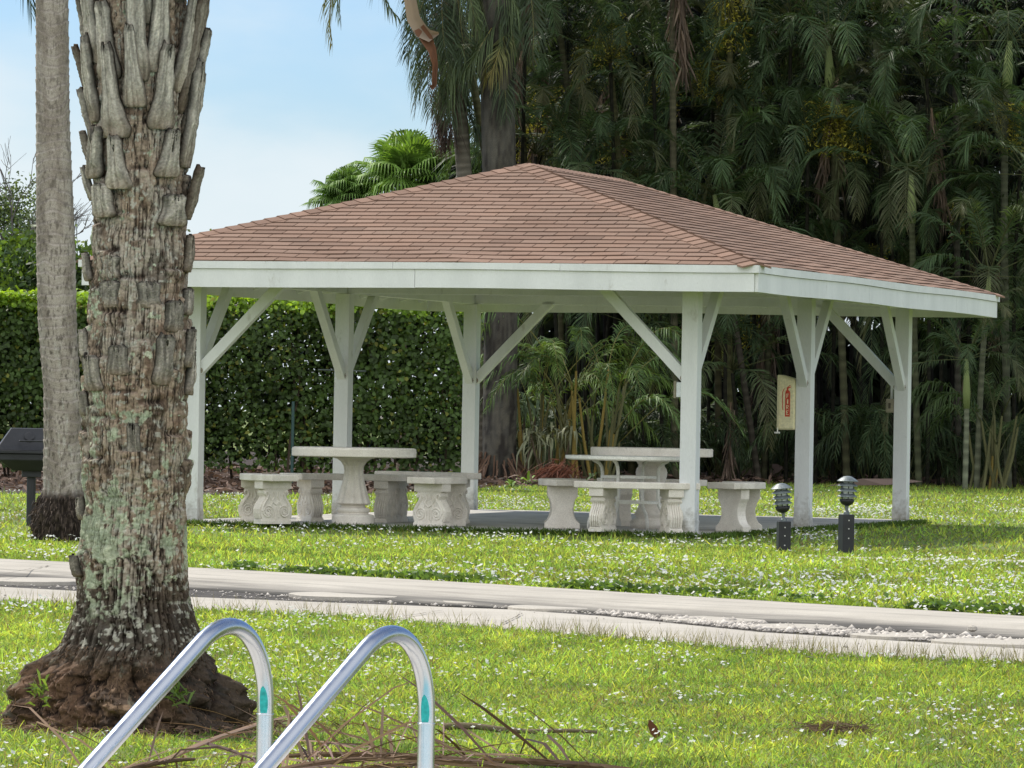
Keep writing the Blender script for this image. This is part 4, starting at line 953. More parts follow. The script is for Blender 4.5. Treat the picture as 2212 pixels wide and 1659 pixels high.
# weathered remains lower down, seen on the silhouette and the face
bp(197, 598, 188, 540, 34, 26, tone=.9); bp(402, 575, 412, 498, 24, 16, dark=.5); bp(192, 772, 182, 705, 26, 22, tone=.85); bp(403, 668, 408, 612, 26, 24, tone=.75)
bp(208, 835, 198, 760, 46, 34, tone=.72, off=-.004, th=.024); bp(404, 780, 416, 700, 26, 18, tone=.72); bp(408, 840, 417, 748, 22, 14, tone=.8); bp(360, 820, 368, 715, 50, 38, tone=.62, off=-.006, th=.024)
bp(380, 705, 386, 640, 44, 34, tone=.6, off=-.006, th=.024); bp(262, 800, 262, 738, 56, 44, tone=.6, off=-.01, th=.024); bp(190, 890, 182, 838, 24, 22, tone=.7); bp(300, 985, 296, 905, 50, 30, tone=.58, off=-.01, th=.024)
bp(184, 1112, 178, 1065, 22, 18, tone=.7); bp(175, 1235, 164, 1190, 24, 18, tone=.5); bp(330, 655, 330, 600, 60, 50, tone=.6, off=-.012, th=.024); bp(240, 655, 242, 600, 50, 44, tone=.62, off=-.012, th=.024)
bp(245, 592, 244, 545, 46, 40, tone=.72, off=-.008, th=.024)
# stubs round the back and up into the crown
zc = 1.9; k = 0
while zc < 3.1:
    phi = (k*ga) % (2*PI)
    if math.cos(phi) < -.05 or zc > 2.5: boot(phi, zc, .30, .11, .05, .2, 0, seed=k)
    zc += .03; k += 1
# crown: fan leaves on long stalks
la = LA(); ck = random.Random(4)
for k in range(22):
    a = k*ga; el_ = ck.uniform(.35, 1.35); L = ck.uniform(.8, 1.2); d = np.array([math.cos(a)*math.cos(el_), math.sin(a)*math.cos(el_), math.sin(el_)])
    p0 = np.array([float(trunk_c(3)-pc[2]), 0, 3.15+.02*k]); p1 = p0+d*L
    mb = MB().tube([p0, (p0+p1)/2+np.array([0, 0, .04]), p1], [.02, .014, .009], 5, (.13, .16, .05)); la.addmb(mb)
    n = 46; th_ = np.linspace(-2.1, 2.1, n); sd_ = np.cross(d, [0, 0, 1]); sd_ /= np.linalg.norm(sd_); up_ = np.cross(sd_, d)
    D = d*np.cos(th_)[:, None]+sd_*np.sin(th_)[:, None]+up_*(.15*np.cos(th_*2))[:, None]
    la.add(*blades(np.tile(p1, (n, 1)), D, .75*(.75+.25*np.cos(th_)), .035, .3, np.array([.07, .11, .04])*RNG.uniform(.7, 1.3, (n, 1)), side=np.cross(D, up_), seg=3))
la.build('crown', M_leaf, palm)
n = 5200; a = RNG.uniform(0, 2*PI, n); z = RNG.uniform(-.02, .30, n)**1.0; jx = ((a/(2*PI)*420).astype(int)) % 420; jz = np.clip(((z+.06)/3.11*899).astype(int), 0, 899)
rr_ = Rr[jz, jx]; P = np.stack([rr_*np.cos(a)+trunk_c(z)-pc[2], rr_*np.sin(a), z], 1); D = np.stack([np.cos(a)*.7, np.sin(a)*.7, RNG.normal(size=n)*.5-.25], 1)+RNG.normal(size=(n, 3))*.45
la = LA(); la.add(*blades(P-D*.008, D, RNG.uniform(.008, .03, n), .0045, .5, np.array([.14, .09, .058])*RNG.uniform(.3, 1.6, (n, 1)), seg=2)); la.build('root_fibres', M_dead, palm)
# brown needles, moss and weeds on the root ball
for (px, py, lab) in [(385, 1505, 'small green weed sprouting on the root ball'), (95, 1500, 'weed tuft on the left shoulder of the root ball')]:
    p = at(px, py, PBY-.40); la = LA(); n = 26; D = RNG.normal(size=(n, 3)); D[:, 2] = np.abs(D[:, 2])+.5
    la.add(*blades(np.zeros((n, 3))+RNG.normal(size=(n, 3))*.02, D, RNG.uniform(.04, .12, n), .010, .35, np.array([.14, .22, .05])*RNG.uniform(.7, 1.3, (n, 1)), seg=2)); w_ = la.build('weed', M_grass); w_.location = p; tag(w_, lab, 'weed')

# ================================================================== slim grey palm behind it
P2Y = float(gp(130, 1172)[1]); cl = [(-1500, 40, 68), (-600, 88, 69), (-200, 106, 70), (0, 112.5, 71), (250, 114, 73), (537, 120.5, 85), (700, 124, 84), (845, 134, 80), (960, 136, 84), (1060, 137, 90), (1085, 134, 100), (1110, 131, 114), (1140, 130, 116), (1165, 131, 108), (1185, 132, 100)]
z2 = []; c2 = []; r2 = []
for y, c, w in cl:
    p = at(c, y, P2Y); z2.append(p[2]); c2.append(p[0]); r2.append(w/2/(FPX/P2Y))
z2 = np.array(z2[::-1]); c2 = np.array(c2[::-1]); r2 = np.array(r2[::-1])
gp2 = thing('ringed_palm', 'slim grey ringed palm trunk with a dark fibrous root mat, left edge of the picture', 'palm tree', (float(c2[0]), P2Y, 0))
NA, NZ = 120, 1100; zz = np.linspace(-.05, float(z2.max()), NZ); aa = np.linspace(0, 2*PI, NA, endpoint=False); A, Zg = np.meshgrid(aa, zz); R = np.interp(Zg, z2, r2); cx = np.cos(A); sy = np.sin(A)
root = 1-sstep(.36, .46, Zg+.03*fbm(cx*3, sy*3, Zg*4, 3))
wz = Zg+.012*fbm(cx*1.5, sy*1.5, Zg*3, 3); fr = (wz/.085+.9*vnoise(cx*.8, sy*.8, wz*2.2)+.25*vnoise(cx*2, sy*2, wz*7)) % 1.0
disp = (.007*fr**2.5-.003)*(1-root)+.004*fbm(cx*4, sy*4, Zg*10, 3)*(1-root)+root*(.05*fbm(cx*5, sy*5, Zg*8, 4)+.03*fbm(cx*14, sy*14, Zg*22, 3))
Rr = R+disp; V = np.stack([Rr*cx+np.interp(Zg, z2, c2)-c2[0], Rr*sy, Zg], -1).reshape(-1, 3)
f1 = fbm(cx*1.6, sy*1.6, Zg*4, 4); fv = fbm(cx*13, sy*13, Zg*26, 3)
col = mixc(np.ones(A.shape+(3,))*np.array([.25, .215, .18]), np.array([.37, .33, .285]), sstep(-.25, .3, f1)); col = mixc(col, np.array([.10, .085, .07]), sstep(.05, .35, fv)*(.6+.3*(1-sstep(1.5, 3.5, Zg))))
col = mixc(col, np.array([.14, .12, .10]), (sstep(.0, .12, fr)*(1-sstep(.12, .3, fr)))*.45); col = mixc(col, np.array([.42, .41, .36]), sstep(.25, .4, fbm(cx*8, sy*8, Zg*8, 4))*.5*(1-sstep(1.2, 2.2, Zg)))
col = mixc(col, mixc(np.ones(A.shape+(3,))*np.array([.03, .023, .019]), np.array([.11, .085, .068]), sstep(0, .4, fv)), root)
idx = np.arange(NA*NZ).reshape(NZ, NA); fq = np.stack([idx[:-1], np.roll(idx, -1, 1)[:-1], np.roll(idx, -1, 1)[1:], idx[1:]], -1).reshape(-1, 4)
mk('trunk', V, (fq.ravel(), np.full(len(fq), 4)), M_bark, gp2, col.reshape(-1, 3), True)
la = LA(); n = 900; a = RNG.uniform(0, 2*PI, n); z = RNG.uniform(-.0, .4, n); rr = np.interp(z, z2, r2)*RNG.uniform(.95, 1.12, n)
la.add(*blades(np.stack([rr*np.cos(a), rr*np.sin(a), z], 1), np.stack([np.cos(a), np.sin(a), RNG.normal(size=n)*.6-.4], 1), RNG.uniform(.03, .08, n), .010, .8, np.array([.07, .052, .04])*RNG.uniform(.4, 1.7, (n, 1)), seg=2)); la.build('root_mat', M_dead, gp2)
la = LA(); top = np.array([float(c2[-1]-c2[0]), 0, float(z2.max())-.1])
for k in range(16):
    a = k*ga; e_ = random.uniform(-.1, 1.2); d = np.array([math.cos(a)*math.cos(e_), math.sin(a)*math.cos(e_), math.sin(e_)]); L = random.uniform(1.8, 2.6)
    frond(la, [top, top+d*L*.7+np.array([0, 0, .3]), top+d*L+np.array([0, 0, -.9*L*(.7-.3*e_)])], .5, 40, (.06, .10, .03))
la.build('crown', M_leaf, gp2)
# ================================================================== hedge
HY = 74.0
def hz_(px, y): return at(px, y, HY)
hedge = thing('hedge', 'tall clipped hedge of glossy round leaves behind the pavilion, sunlight on its top put into the leaf colour', 'hedge', (float(at(450, 1040, HY)[0]), HY, 0)); hX = hedge.location.x
xl, xr_ = float(at(-260, 900, HY)[0]), float(at(1012, 900, HY)[0]); HTOP = 2.74
n = 36000; X = RNG.uniform(xl, xr_, n); k3 = RNG.random(n)
Zf = .22+(HTOP-.22)*RNG.random(n)**.95; Yf = HY+np.abs(RNG.normal(size=n))*.28+.38*fbm(X*1.1, Zf*1.1, 0, 4)
topm = k3 < .27; Zf = np.where(topm, HTOP+.05*fbm(X*2.2, 3, 0, 3)+RNG.normal(size=n)*.035, Zf); Yf = np.where(topm, HY+RNG.uniform(0, 1.2, n), Yf)
keep = ~((Zf < .7) & (RNG.random(n) < .35)); X, Yf, Zf, topm = X[keep], Yf[keep], Zf[keep], topm[keep]; n = len(X)
nrm = np.stack([RNG.normal(size=n)*.55, np.where(topm, 0, -1)+RNG.normal(size=n)*.5, np.where(topm, .9, .45)+RNG.normal(size=n)*.45], 1); nrm /= np.linalg.norm(nrm, axis=1, keepdims=True)
d1 = np.cross(nrm, RNG.normal(size=(n, 3))); d1 /= np.linalg.norm(d1, axis=1, keepdims=True); d2 = np.cross(nrm, d1)
ln = (RNG.uniform(.045, .10, n)*(1+.25*fbm(X, Zf, 7, 2)))[:, None]; wd = ln*.36; P = np.stack([X-hX, Yf-HY, Zf], 1); fo = nrm*ln*.10
v = np.stack([P, P+d1*ln*.35+d2*wd*.75+fo, P+d1*ln*.75+d2*wd+fo, P+d1*ln*1.0, P+d1*ln*.75-d2*wd+fo, P+d1*ln*.35-d2*wd*.75+fo], 1).reshape(-1, 3)
b = np.arange(n)[:, None]*6; idx = (b+np.array([0, 1, 2, 3, 0, 3, 4, 5])).ravel()
tone = RNG.uniform(.5, 1.5, (n, 1)); c = np.array([.062, .105, .024])*tone*(1+.5*fbm(X*1.5, Zf*1.5, 4, 3))[:, None]; c = np.where(topm[:, None] | (Zf > 2.56+.12*fbm(X*2, 0, 1, 3))[:, None], np.array([.20, .31, .045])*tone, c)  # top leaves coloured yellow green, sunlight painted into them
yel = (RNG.random(n) < .06)[:, None]; c = np.where(yel, np.array([.16, .17, .03])*tone, c)
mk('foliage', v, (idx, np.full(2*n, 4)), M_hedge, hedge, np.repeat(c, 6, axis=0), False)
sm = MB(); rs = random.Random(2)
for k in range(70):
    x = xl-hX+(xr_-xl)*rs.random(); y = rs.uniform(.1, 1.0); sm.tube([(x, y, 0), (x+rs.uniform(-.1, .1), y, .6), (x+rs.uniform(-.3, .3), y+rs.uniform(-.2, .2), 1.5), (x+rs.uniform(-.5, .5), y, 2.5)], [.022, .018, .012, .006], 5, (.06, .045, .03))
sm.build('stems', M_bark, hedge)
# inner shade put into the dark colour of leaves deeper inside
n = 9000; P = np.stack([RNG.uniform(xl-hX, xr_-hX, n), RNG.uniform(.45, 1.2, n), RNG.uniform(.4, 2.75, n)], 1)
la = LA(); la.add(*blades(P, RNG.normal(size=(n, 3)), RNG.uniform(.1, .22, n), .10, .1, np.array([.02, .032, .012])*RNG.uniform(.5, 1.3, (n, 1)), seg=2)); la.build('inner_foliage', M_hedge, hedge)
fp = thing('fence_rail', 'thin grey wire fence post and rail half hidden inside the hedge', 'fence', tuple(at(631, 1000, HY-.45)), 0); fp.location.z = 0
MB().tube([(0, 0, 0), (0, 0, 1.25)], .022, 8, (.04, .08, .07)).build('post', M_plain, fp); MB().tube([(.35, .12, 1.72), (1.05, .14, 1.71)], .011, 6, (.07, .085, .075)).build('rail', M_plain, fp)

# ================================================================== plants in the bed
def rosette(name, label, px, py, n, L, w, col, stem=0, arch=.6, Y=None, cat='plant', heads=1, up=.6, group=None, spreadh=.25):
    p = gp(px, py) if Y is None else at(px, py, Y); z0 = 0 if Y is None else 0
    root = thing(name, label, cat, (p[0], p[1], 0), 0, group); la = LA(); ms = MB()
    for h in range(heads):
        hx, hy = (random.uniform(-spreadh, spreadh), random.uniform(-spreadh, spreadh)) if heads > 1 else (0, 0); sz = stem*random.uniform(.7, 1.1) if heads > 1 else stem
        if stem: ms.tube([(hx*.3, hy*.3, 0), (hx*.8, hy*.8, sz*.6), (hx, hy, sz)], [.022, .018, .014], 6, (.12, .09, .06))
        a = RNG.uniform(0, 2*PI, n); e_ = np.clip(RNG.normal(up, .4, n), -.3, 1.4)
        D = np.stack([np.cos(a)*np.cos(e_), np.sin(a)*np.cos(e_), np.sin(e_)], 1)
        la.add(*blades(np.tile([hx, hy, sz], (n, 1))+RNG.normal(size=(n, 3))*np.array([.015, .015, .05 if stem else .005]), D, L*RNG.uniform(.7, 1.1, n), w, arch*RNG.uniform(.6, 1.3, n), np.array(col)*RNG.uniform(.6, 1.5, (n, 1)), side=np.cross(D, [0, 0, 1.]), seg=3))
    if stem: ms.build('stem', M_bark, root)
    la.build('leaves', M_leaf, root); return root
rosette('glossy_plant', 'broad leaved glossy shrub standing before the hedge between the left posts', 872, 1040, 16, .34, .075, (.10, .15, .07), 1.15, .7, heads=4, spreadh=.32)
rosette('lily_plant', 'bright green strap leaved plant at the foot of the royal palm', 1140, 1046, 26, .42, .05, (.17, .27, .06), .0, .55, up=.8)
rosette('lily_plant', 'small strap leaved plant beside the mulch left of the bench', 1105, 1054, 18, .3, .04, (.14, .22, .06), .0, .6, up=.7)
rosette('lance_plant', 'cane plant with drooping pale lance leaves right of the royal palm', 1120, 1038, 26, .45, .06, (.14, .19, .11), 1.3, 1.0, heads=5, spreadh=.4)
rosette('lance_plant', 'pale leaved cane plant in front of the yellow stemmed clump', 1190, 1042, 24, .40, .045, (.22, .23, .14), .9, 1.1, heads=5, spreadh=.35)
rosette('lance_plant', 'dark spiky cane plant behind the gap right of the front post', 1595, 1030, 30, .62, .06, (.05, .10, .05), 2.2, .5, heads=2, spreadh=.2)
rosette('lance_plant', 'spiky cane plant low in the shade between the right hand posts', 1830, 1034, 30, .55, .045, (.06, .10, .05), 1.2, .6, heads=4, spreadh=.5)
rosette('lily_plant', 'little palm-like plant seen under the urn shaped table', 1468, 1045, 22, .35, .03, (.10, .16, .05), .25, .5)
rosette('lily_plant', 'bright tuft of strap leaves at far right under the thicket', 2150, 1035, 26, .42, .04, (.11, .16, .05), .45, .5)
rosette('lily_plant', 'low leafy plant in the mulch between second post and table', 845, 1068, 14, .28, .05, (.07, .13, .04), .15, .5)
rosette('lily_plant', 'low plant before the yellow stems left of the tables', 1280, 1048, 16, .3, .04, (.06, .10, .035), .1, .7)

# ================================================================== palms
def pal(px, y, Y): return tuple(at(px, y, Y))
def make_crown(seed, nf=13, L0=2.75, col=(.060, .088, .046), droop=.5, leaf=.52, wid=.034, n=44):
    rs = random.Random(seed); la = LA()
    for k in range(nf):
        a = k*ga+rs.uniform(-.3, .3); f = k/(nf-1); e_ = 1.3-f*1.25+rs.uniform(-.15, .15); L = L0*rs.uniform(.8, 1.1)
        dh = np.array([math.cos(a), math.sin(a), 0]); z = np.array([0, 0, 1.0]); d = dh*math.cos(e_)+z*math.sin(e_)
        p3 = dh*L*(.62+.1*rs.random())*max(.35, math.cos(e_*.7))+z*(math.sin(e_)*L*.66-L*(.16+.34*f)); tn = rs.uniform(.7, 1.35)
        frond(la, [z*.05, d*L*.42, dh*L*.68*max(.4, math.cos(e_*.8))+z*(math.sin(e_)*L*.6), p3], leaf, n, tuple(q*tn for q in col), wid, droop*rs.uniform(.6, 1.2), rcol=(.10, .11, .045), bare=.16, lift=.2, tipc=(.16, .13, .07) if rs.random() < .3 else None, jit=.06)
    return la
crowns = []
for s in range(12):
    o_ = make_crown(s+11, **(dict(col=(.013, .020, .012), nf=14) if s >= 6 else dict(col=(.058, .094, .040), droop=.42, L0=2.95))).build('crown', M_leaf); crowns.append(o_.data); bpy.data.objects.remove(o_)  # second half of the set carries thicket shade in its leaf colour
def make_spray(seed):
    la = LA(); rs = np.random.default_rng(seed); mb = MB()
    for k in range(26):
        a = rs.uniform(0, 6.28); r = rs.uniform(.05, .26); z = -rs.uniform(.1, .6); mb.tube([(0, 0, 0), (r*math.cos(a)*.8, r*math.sin(a)*.8, z*.3), (r*math.cos(a), r*math.sin(a), z)], [.006, .005, .003], 3, (.20, .19, .04))
    la.addmb(mb); n = 700; a = rs.uniform(0, 6.28, n); r = .28*rs.random(n)**.5; z = -rs.random(n)*.62; P = np.stack([r*np.cos(a), r*np.sin(a), z], 1)
    la.add(*blades(P, rs.normal(size=(n, 3)), rs.uniform(.02, .06, n), .016, .0, np.array([.36, .32, .05])*rs.uniform(.5, 1.4, (n, 1)), seg=2)); return la
o_ = make_spray(3).build('flower_spray', M_leaf); spray = o_.data; bpy.data.objects.remove(o_)
def make_dead(seed):
    la = LA(); rs = np.random.default_rng(seed); n = 90; t_ = rs.random(n); P = np.stack([.25*t_+.03*rs.normal(size=n), .04*rs.normal(size=n), -1.7*t_], 1)
    D = rs.normal(size=(n, 3))*np.array([.22, .22, .1])+np.array([.1, 0, -1]); la.add(*blades(P, D, rs.uniform(.3, .6, n), .03, .1, np.array([.17, .125, .095])*rs.uniform(.4, 1.5, (n, 1)), seg=3))
    mb = MB().tube([(0, 0, 0), (.1, 0, -.8), (.28, 0, -1.8)], [.02, .014, .006], 5, (.2, .14, .09)); la.addmb(mb); return la
o_ = make_dead(3).build('dead_frond', M_dead); deadf = o_.data; bpy.data.objects.remove(o_)
def shared(name, data, parent, loc=(0, 0, 0), rz=0, sc=1):
    o = bpy.data.objects.new(name, data); C.objects.link(o); o.parent = parent; o.location = loc; o.rotation_euler = (0, 0, rz); o.scale = (sc,)*3; return o
def ptrunk(pts, r0, r1, col, parent, ringsp=.14, name='trunk', n=10, ringc=None):
    "ringed palm trunk along a bezier"
    L = sum(np.linalg.norm(np.array(a)-np.array(b)) for a, b in zip(pts[:-1], pts[1:])); m = int(L/ringsp)*3
    t = np.linspace(0, 1, max(m, 6)); P = bez(pts, t) if len(pts) in (3, 4) else np.array([np.array(pts[0])*(1-q)+np.array(pts[-1])*q for q in t]); mb = MB(); cs = []
    r = [(r0+(r1-r0)*q)*(1.05 if i % 3 == 0 else 1) for i, q in enumerate(t)]; mb.tube(P, r, n, col)
    rc = ringc or tuple(min(1, q*1.5) for q in col)
    mb.c = [tuple(np.array(rc if (i//n) % 3 == 0 else col)*(1+.2*float(vnoise(i*.3, 0, 1)))) for i in range(len(mb.v))]
    return mb.build(name, M_bark, parent, smooth=True)
npalm = 0
def areca(label, bx, by, pts_px, Y, r=.055, crown=0, crownsc=1.0, fruit=0, dead=0, col=(.10, .095, .05), group='tall palms in the thicket', shaft=True, top_y=None):
    "pts_px: pixels along the trunk from the ground up"
    global npalm
    w = [np.array(pal(x, y, Y)) for x, y in pts_px]; w[0][2] = 0; base = w[0].copy(); root = thing('areca_palm', label, 'palm tree', tuple(base), 0, group)
    w = [p-base for p in w]; ptrunk(w, r*.95, r*.85, tuple(q*.55 for q in col), root)
    top = w[-1]; T = (w[-1]-w[-2]); T = T/np.linalg.norm(T)
    if shaft: MB().tube([top-T*.02, top+T*.25, top+T*.8], [r*1.1, r*1.35, r*.6], 10, (.17, .21, .08) if not crown else (.05, .06, .03)).build('crownshaft', M_bark, root, smooth=True); top = top+T*.75
    npalm += 1; shared('crown', crowns[npalm % 6+crown], root, tuple(top), random.uniform(0, 6.28), crownsc)
    for k in range(fruit): shared('flower_spray', spray, root, tuple(top-T*.9+np.array([random.uniform(-.3, .3), -.12, random.uniform(-.1, .1)])), k*2., random.uniform(1.1, 1.5))
    for k in range(dead): shared('dead_frond', deadf, root, tuple(top-T*.5+np.array([random.uniform(-.1, .15), -.1, 0])), random.uniform(0, 6.28), random.uniform(.8, 1.2))
    return root
YB = 87.0
GR = 'ringed palms rising above the pavilion roof'
areca('slender palm whose trunk leans left above the roof peak, front one of the crossing pair', 0, 0, [(1100, 1030), (1092, 420), (1012, 130), (958, -120)], 84.5, .075, col=(.16, .155, .08), group=GR, crownsc=1.1)
areca('slender palm behind the left leaning one, its trunk crossing it above the roof peak', 0, 0, [(1090, 1030), (1078, 330), (1050, 140), (985, -140)], 85.2, .07, col=(.14, .14, .075), group=GR)
areca('palm with pale ringed trunk bending left just right of the roof peak', 0, 0, [(1290, 1030), (1262, 400), (1232, 200), (1178, -120)], YB, .06, col=(.09, .088, .05), group=GR, dead=1)
areca('thin palm trunk with yellow flower spray above the middle of the right roof slope', 0, 0, [(1365, 1035), (1350, 400), (1326, 200), (1300, 20)], YB, .065, col=(.13, .125, .06), fruit=2, group=GR, crownsc=1.05)
areca('straight vertical palm with brown hanging dead frond over the ridge end', 0, 0, [(1458, 1035), (1455, 420), (1452, 200), (1455, -60)], YB-1, .065, col=(.14, .13, .08), dead=3, group=GR)
areca('palm with olive flower clusters left of the paired straight trunks', 0, 0, [(1552, 1035), (1550, 450), (1547, 300), (1556, 120)], YB+.5, .065, col=(.12, .11, .06), fruit=2, group=GR)
areca('straight mossy palm trunk, right one of the close pair above the roof slope', 0, 0, [(1578, 1035), (1575, 450), (1572, 250), (1580, -10)], YB-.5, .06, col=(.15, .145, .07), fruit=1, group=GR, crownsc=1.1)
areca('palm with a light green crownshaft and two flower sprays in the middle of the thicket', 0, 0, [(1830, 1035), (1815, 600), (1800, 350), (1794, 200)], YB-1, .07, col=(.10, .10, .055), fruit=3, dead=2, group=GR, crownsc=1.05)
areca('grey straight palm trunk at the right, running out of the top of the picture', 0, 0, [(2070, 1035), (2068, 500), (2065, 250), (2062, -80)], YB, .06, col=(.15, .14, .11), group=GR)
areca('rightmost tall palm with bowed hanging fronds', 0, 0, [(2178, 1035), (2170, 600), (2165, 350), (2175, 190)], YB-1.5, .07, col=(.13, .14, .09), fruit=1, group=GR, crownsc=1.15)
areca('medium palm with arching fronds spread over the far end of the roof', 0, 0, [(1985, 1035), (1975, 750), (1972, 600), (1970, 480)], YB-2, .06, col=(.10, .11, .06), group=GR, crownsc=1.1)
areca('short palm right of the roof corner with fronds drooping to the eave', 0, 0, [(2110, 1040), (2115, 900), (2120, 790), (2128, 700)], YB-3, .055, col=(.16, .17, .11), group=GR)
areca('medium palm whose crown fills the dark gap above the roof middle', 0, 0, [(1650, 1035), (1660, 750), (1665, 600), (1668, 470)], YB, .055, col=(.09, .09, .05), group=GR)
areca('medium palm directly behind the ridge with greyish fronds', 0, 0, [(1210, 1035), (1215, 700), (1212, 520), (1205, 380)], YB+.5, .055, group=GR)
areca('palm behind the two crossing trunks, fronds hanging beside the royal palm', 0, 0, [(1150, 1035), (1142, 600), (1135, 300), (1118, 60)], YB+1, .055, group=GR)
areca('leaning bare palm trunk in shade behind the fire cabinet', 0, 0, [(1640, 1025), (1610, 850), (1590, 700), (1560, 520)], YB-1, .06, col=(.075, .065, .05), group=GR)
areca('dark slanting palm trunk left of the fire cabinet post', 0, 0, [(1560, 1025), (1580, 800), (1600, 650), (1612, 300)], YB+1, .06, col=(.08, .07, .055), group=GR)
areca('young palm with pale stem right of the last post', 0, 0, [(2085, 1030), (2087, 960), (2088, 920), (2088, 880)], YB-4, .05, col=(.22, .24, .16), group=GR, crownsc=.75)
areca('medium palm with fronds hanging at the right edge of the picture', 0, 0, [(2235, 1035), (2228, 800), (2225, 640), (2222, 480)], YB-2, .06, group=GR)
# the interior: rows of palms nothing tells apart, shade put into their colour
rr = random.Random(5)
for k in range(60):
    px = 1125+(k % 23)*62+rr.uniform(-25, 25); Y = rr.uniform(88.5, 93) if k < 23 else rr.uniform(94, 101); tp = rr.choice([-40, 60, 160, 280, 400, 500, 620])+rr.uniform(-40, 40)
    areca('palm deep inside the thicket, shade painted into its colour', 0, 0, [(px, 1035), (px+rr.uniform(-15, 15), 800), (px+rr.uniform(-25, 25), (tp+900)/2), (px+rr.uniform(-40, 40), tp)], Y, .04, col=(.012, .011, .009), group='shaded palms inside the thicket', fruit=1 if rr.random() < .35 else 0, dead=1 if rr.random() < .35 else 0, crownsc=rr.uniform(.95, 1.25), crown=6)
for k in range(34):
    px = 1125+(k*0.618034 % 1)*1130; cy = 40+((k*7) % 17)/17*800+rr.uniform(-20, 20)
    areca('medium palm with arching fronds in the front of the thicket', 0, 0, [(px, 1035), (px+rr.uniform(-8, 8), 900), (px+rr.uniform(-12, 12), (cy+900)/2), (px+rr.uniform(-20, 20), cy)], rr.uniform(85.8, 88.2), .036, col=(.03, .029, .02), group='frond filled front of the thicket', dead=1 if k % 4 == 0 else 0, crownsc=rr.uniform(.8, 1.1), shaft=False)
# palms outside the right edge, a step to the side shows them
# understory clumps: fronds springing from the ground
def clump_mesh(seed, nf, L0, stems=False, col=(.05, .08, .035), hh=.0, yel=False):
    rs = random.Random(seed); la = LA(); ms = MB()
    for k in range(nf):
        a = rs.uniform(0, 6.28); e_ = rs.uniform(.75, 1.4); L = L0*rs.uniform(.65, 1.1); dh = np.array([math.cos(a), math.sin(a), 0]); z = np.array([0, 0, 1.0]); b0 = np.array([rs.uniform(-.35, .35), rs.uniform(-.25, .25), 0])
        if stems:
            hs = rs.uniform(.4, 1.3)*hh; b1 = b0+dh*hs*.22+z*hs; c_ = (.24, .18, .05) if rs.random() < .25 else (.12, .12, .055); ms.tube([b0, (b0+b1)/2+dh*.03, b1], [.028, .025, .018], 7, c_)
        else: b1 = b0
        d = dh*math.cos(e_)+z*math.sin(e_); tn = rs.uniform(.6, 1.4)
        frond(la, [b1, b1+d*L*.5, b1+dh*L*.55+z*L*.75*math.sin(e_), b1+dh*L*.85+z*L*(.45*math.sin(e_)-.25)], .42, 40, tuple(q*tn for q in col), .028, rs.uniform(.3, .9), bare=.25, rcol=(.2, .19, .06) if yel else (.10, .11, .045))
    return la, ms
cm = []
for s in range(4):
    la, ms = clump_mesh(s+50, 15, 2.5); o_ = la.build('fronds', M_leaf); cm.append(o_.data); bpy.data.objects.remove(o_)
for k in range(28):
    px = 1110+(k % 14)*95+rr.uniform(-30, 30); Y = rr.uniform(86, 88.5) if k < 14 else rr.uniform(89, 97); p = at(px, 1040, Y)
    root = thing('palm_clump', 'low shaded clump of palm fronds springing from the mulch', 'palm clump', (p[0], Y, 0), rr.uniform(0, 6.28), 'low shaded palm clumps'); shared('fronds', cm[k % 4], root, sc=rr.uniform(.75, 1.15))
la, ms = clump_mesh(77, 22, 2.2, True, (.085, .14, .045), 1.5, True); p = gp(1285, 1047); yc = thing('palm_clump', 'clumping palm with yellow and pink stems and bright fronds behind the metal table', 'palm clump', (p[0], 83.5, 0)); la.build('fronds', M_leaf, yc); ms.build('stems', M_bark, yc)
la, ms = clump_mesh(78, 16, 2.3, True, (.14, .22, .05), 1.2, True); yc = thing('palm_clump', 'sunlit clumping palm with feathery yellow green fronds beside the royal palm trunk', 'palm clump', (float(at(1175, 1040, 84.5)[0]), 84.5, 0)); la.build('fronds', M_leaf, yc); ms.build('stems', M_bark, yc)
la, ms = clump_mesh(79, 14, 1.9, True, (.07, .11, .04), 1.0); yc = thing('palm_clump', 'clump with pink based canes at far right between post and edge', 'palm clump', (float(at(2120, 1040, 84)[0]), 84., 0)); la.build('fronds', M_leaf, yc); ms.build('stems', M_bark, yc)
# far leaf mass behind the thicket, plus unseen canopy added overhead to block sun
n = 52000; X = RNG.uniform(-.6, 18, n); Yv = RNG.uniform(101, 110, n); Zv = RNG.uniform(.1, 12.5, n); hi = np.arange(n) > 42000; Zv = np.where(hi, RNG.uniform(9.3, 12.5, n), Zv); Yv = np.where(hi, RNG.uniform(88, 106, n), Yv); X = np.where(hi, RNG.uniform(1.0, 18, n), X); D = RNG.normal(size=(n, 3))+np.array([0, 0, -.5])
gap = (fbm(X*.6, 0, Zv*.6, 3) < .36) | (Zv < 3); X, Yv, Zv, D = X[gap], Yv[gap], Zv[gap], D[gap]; n = len(X)
la = LA(); la.add(*blades(np.stack([X, Yv, Zv], 1), D, RNG.uniform(.35, .8, n), np.where(hi[gap], .12, .24), .4, np.array([.018, .026, .013])*RNG.uniform(.5, 1.4, (n, 1)), seg=2)); tag(la.build('far_foliage_shade_canopy', M_leaf), 'far mass of dark foliage closing the view behind the palms, with a sun blocking canopy added above', None, None, 'stuff')
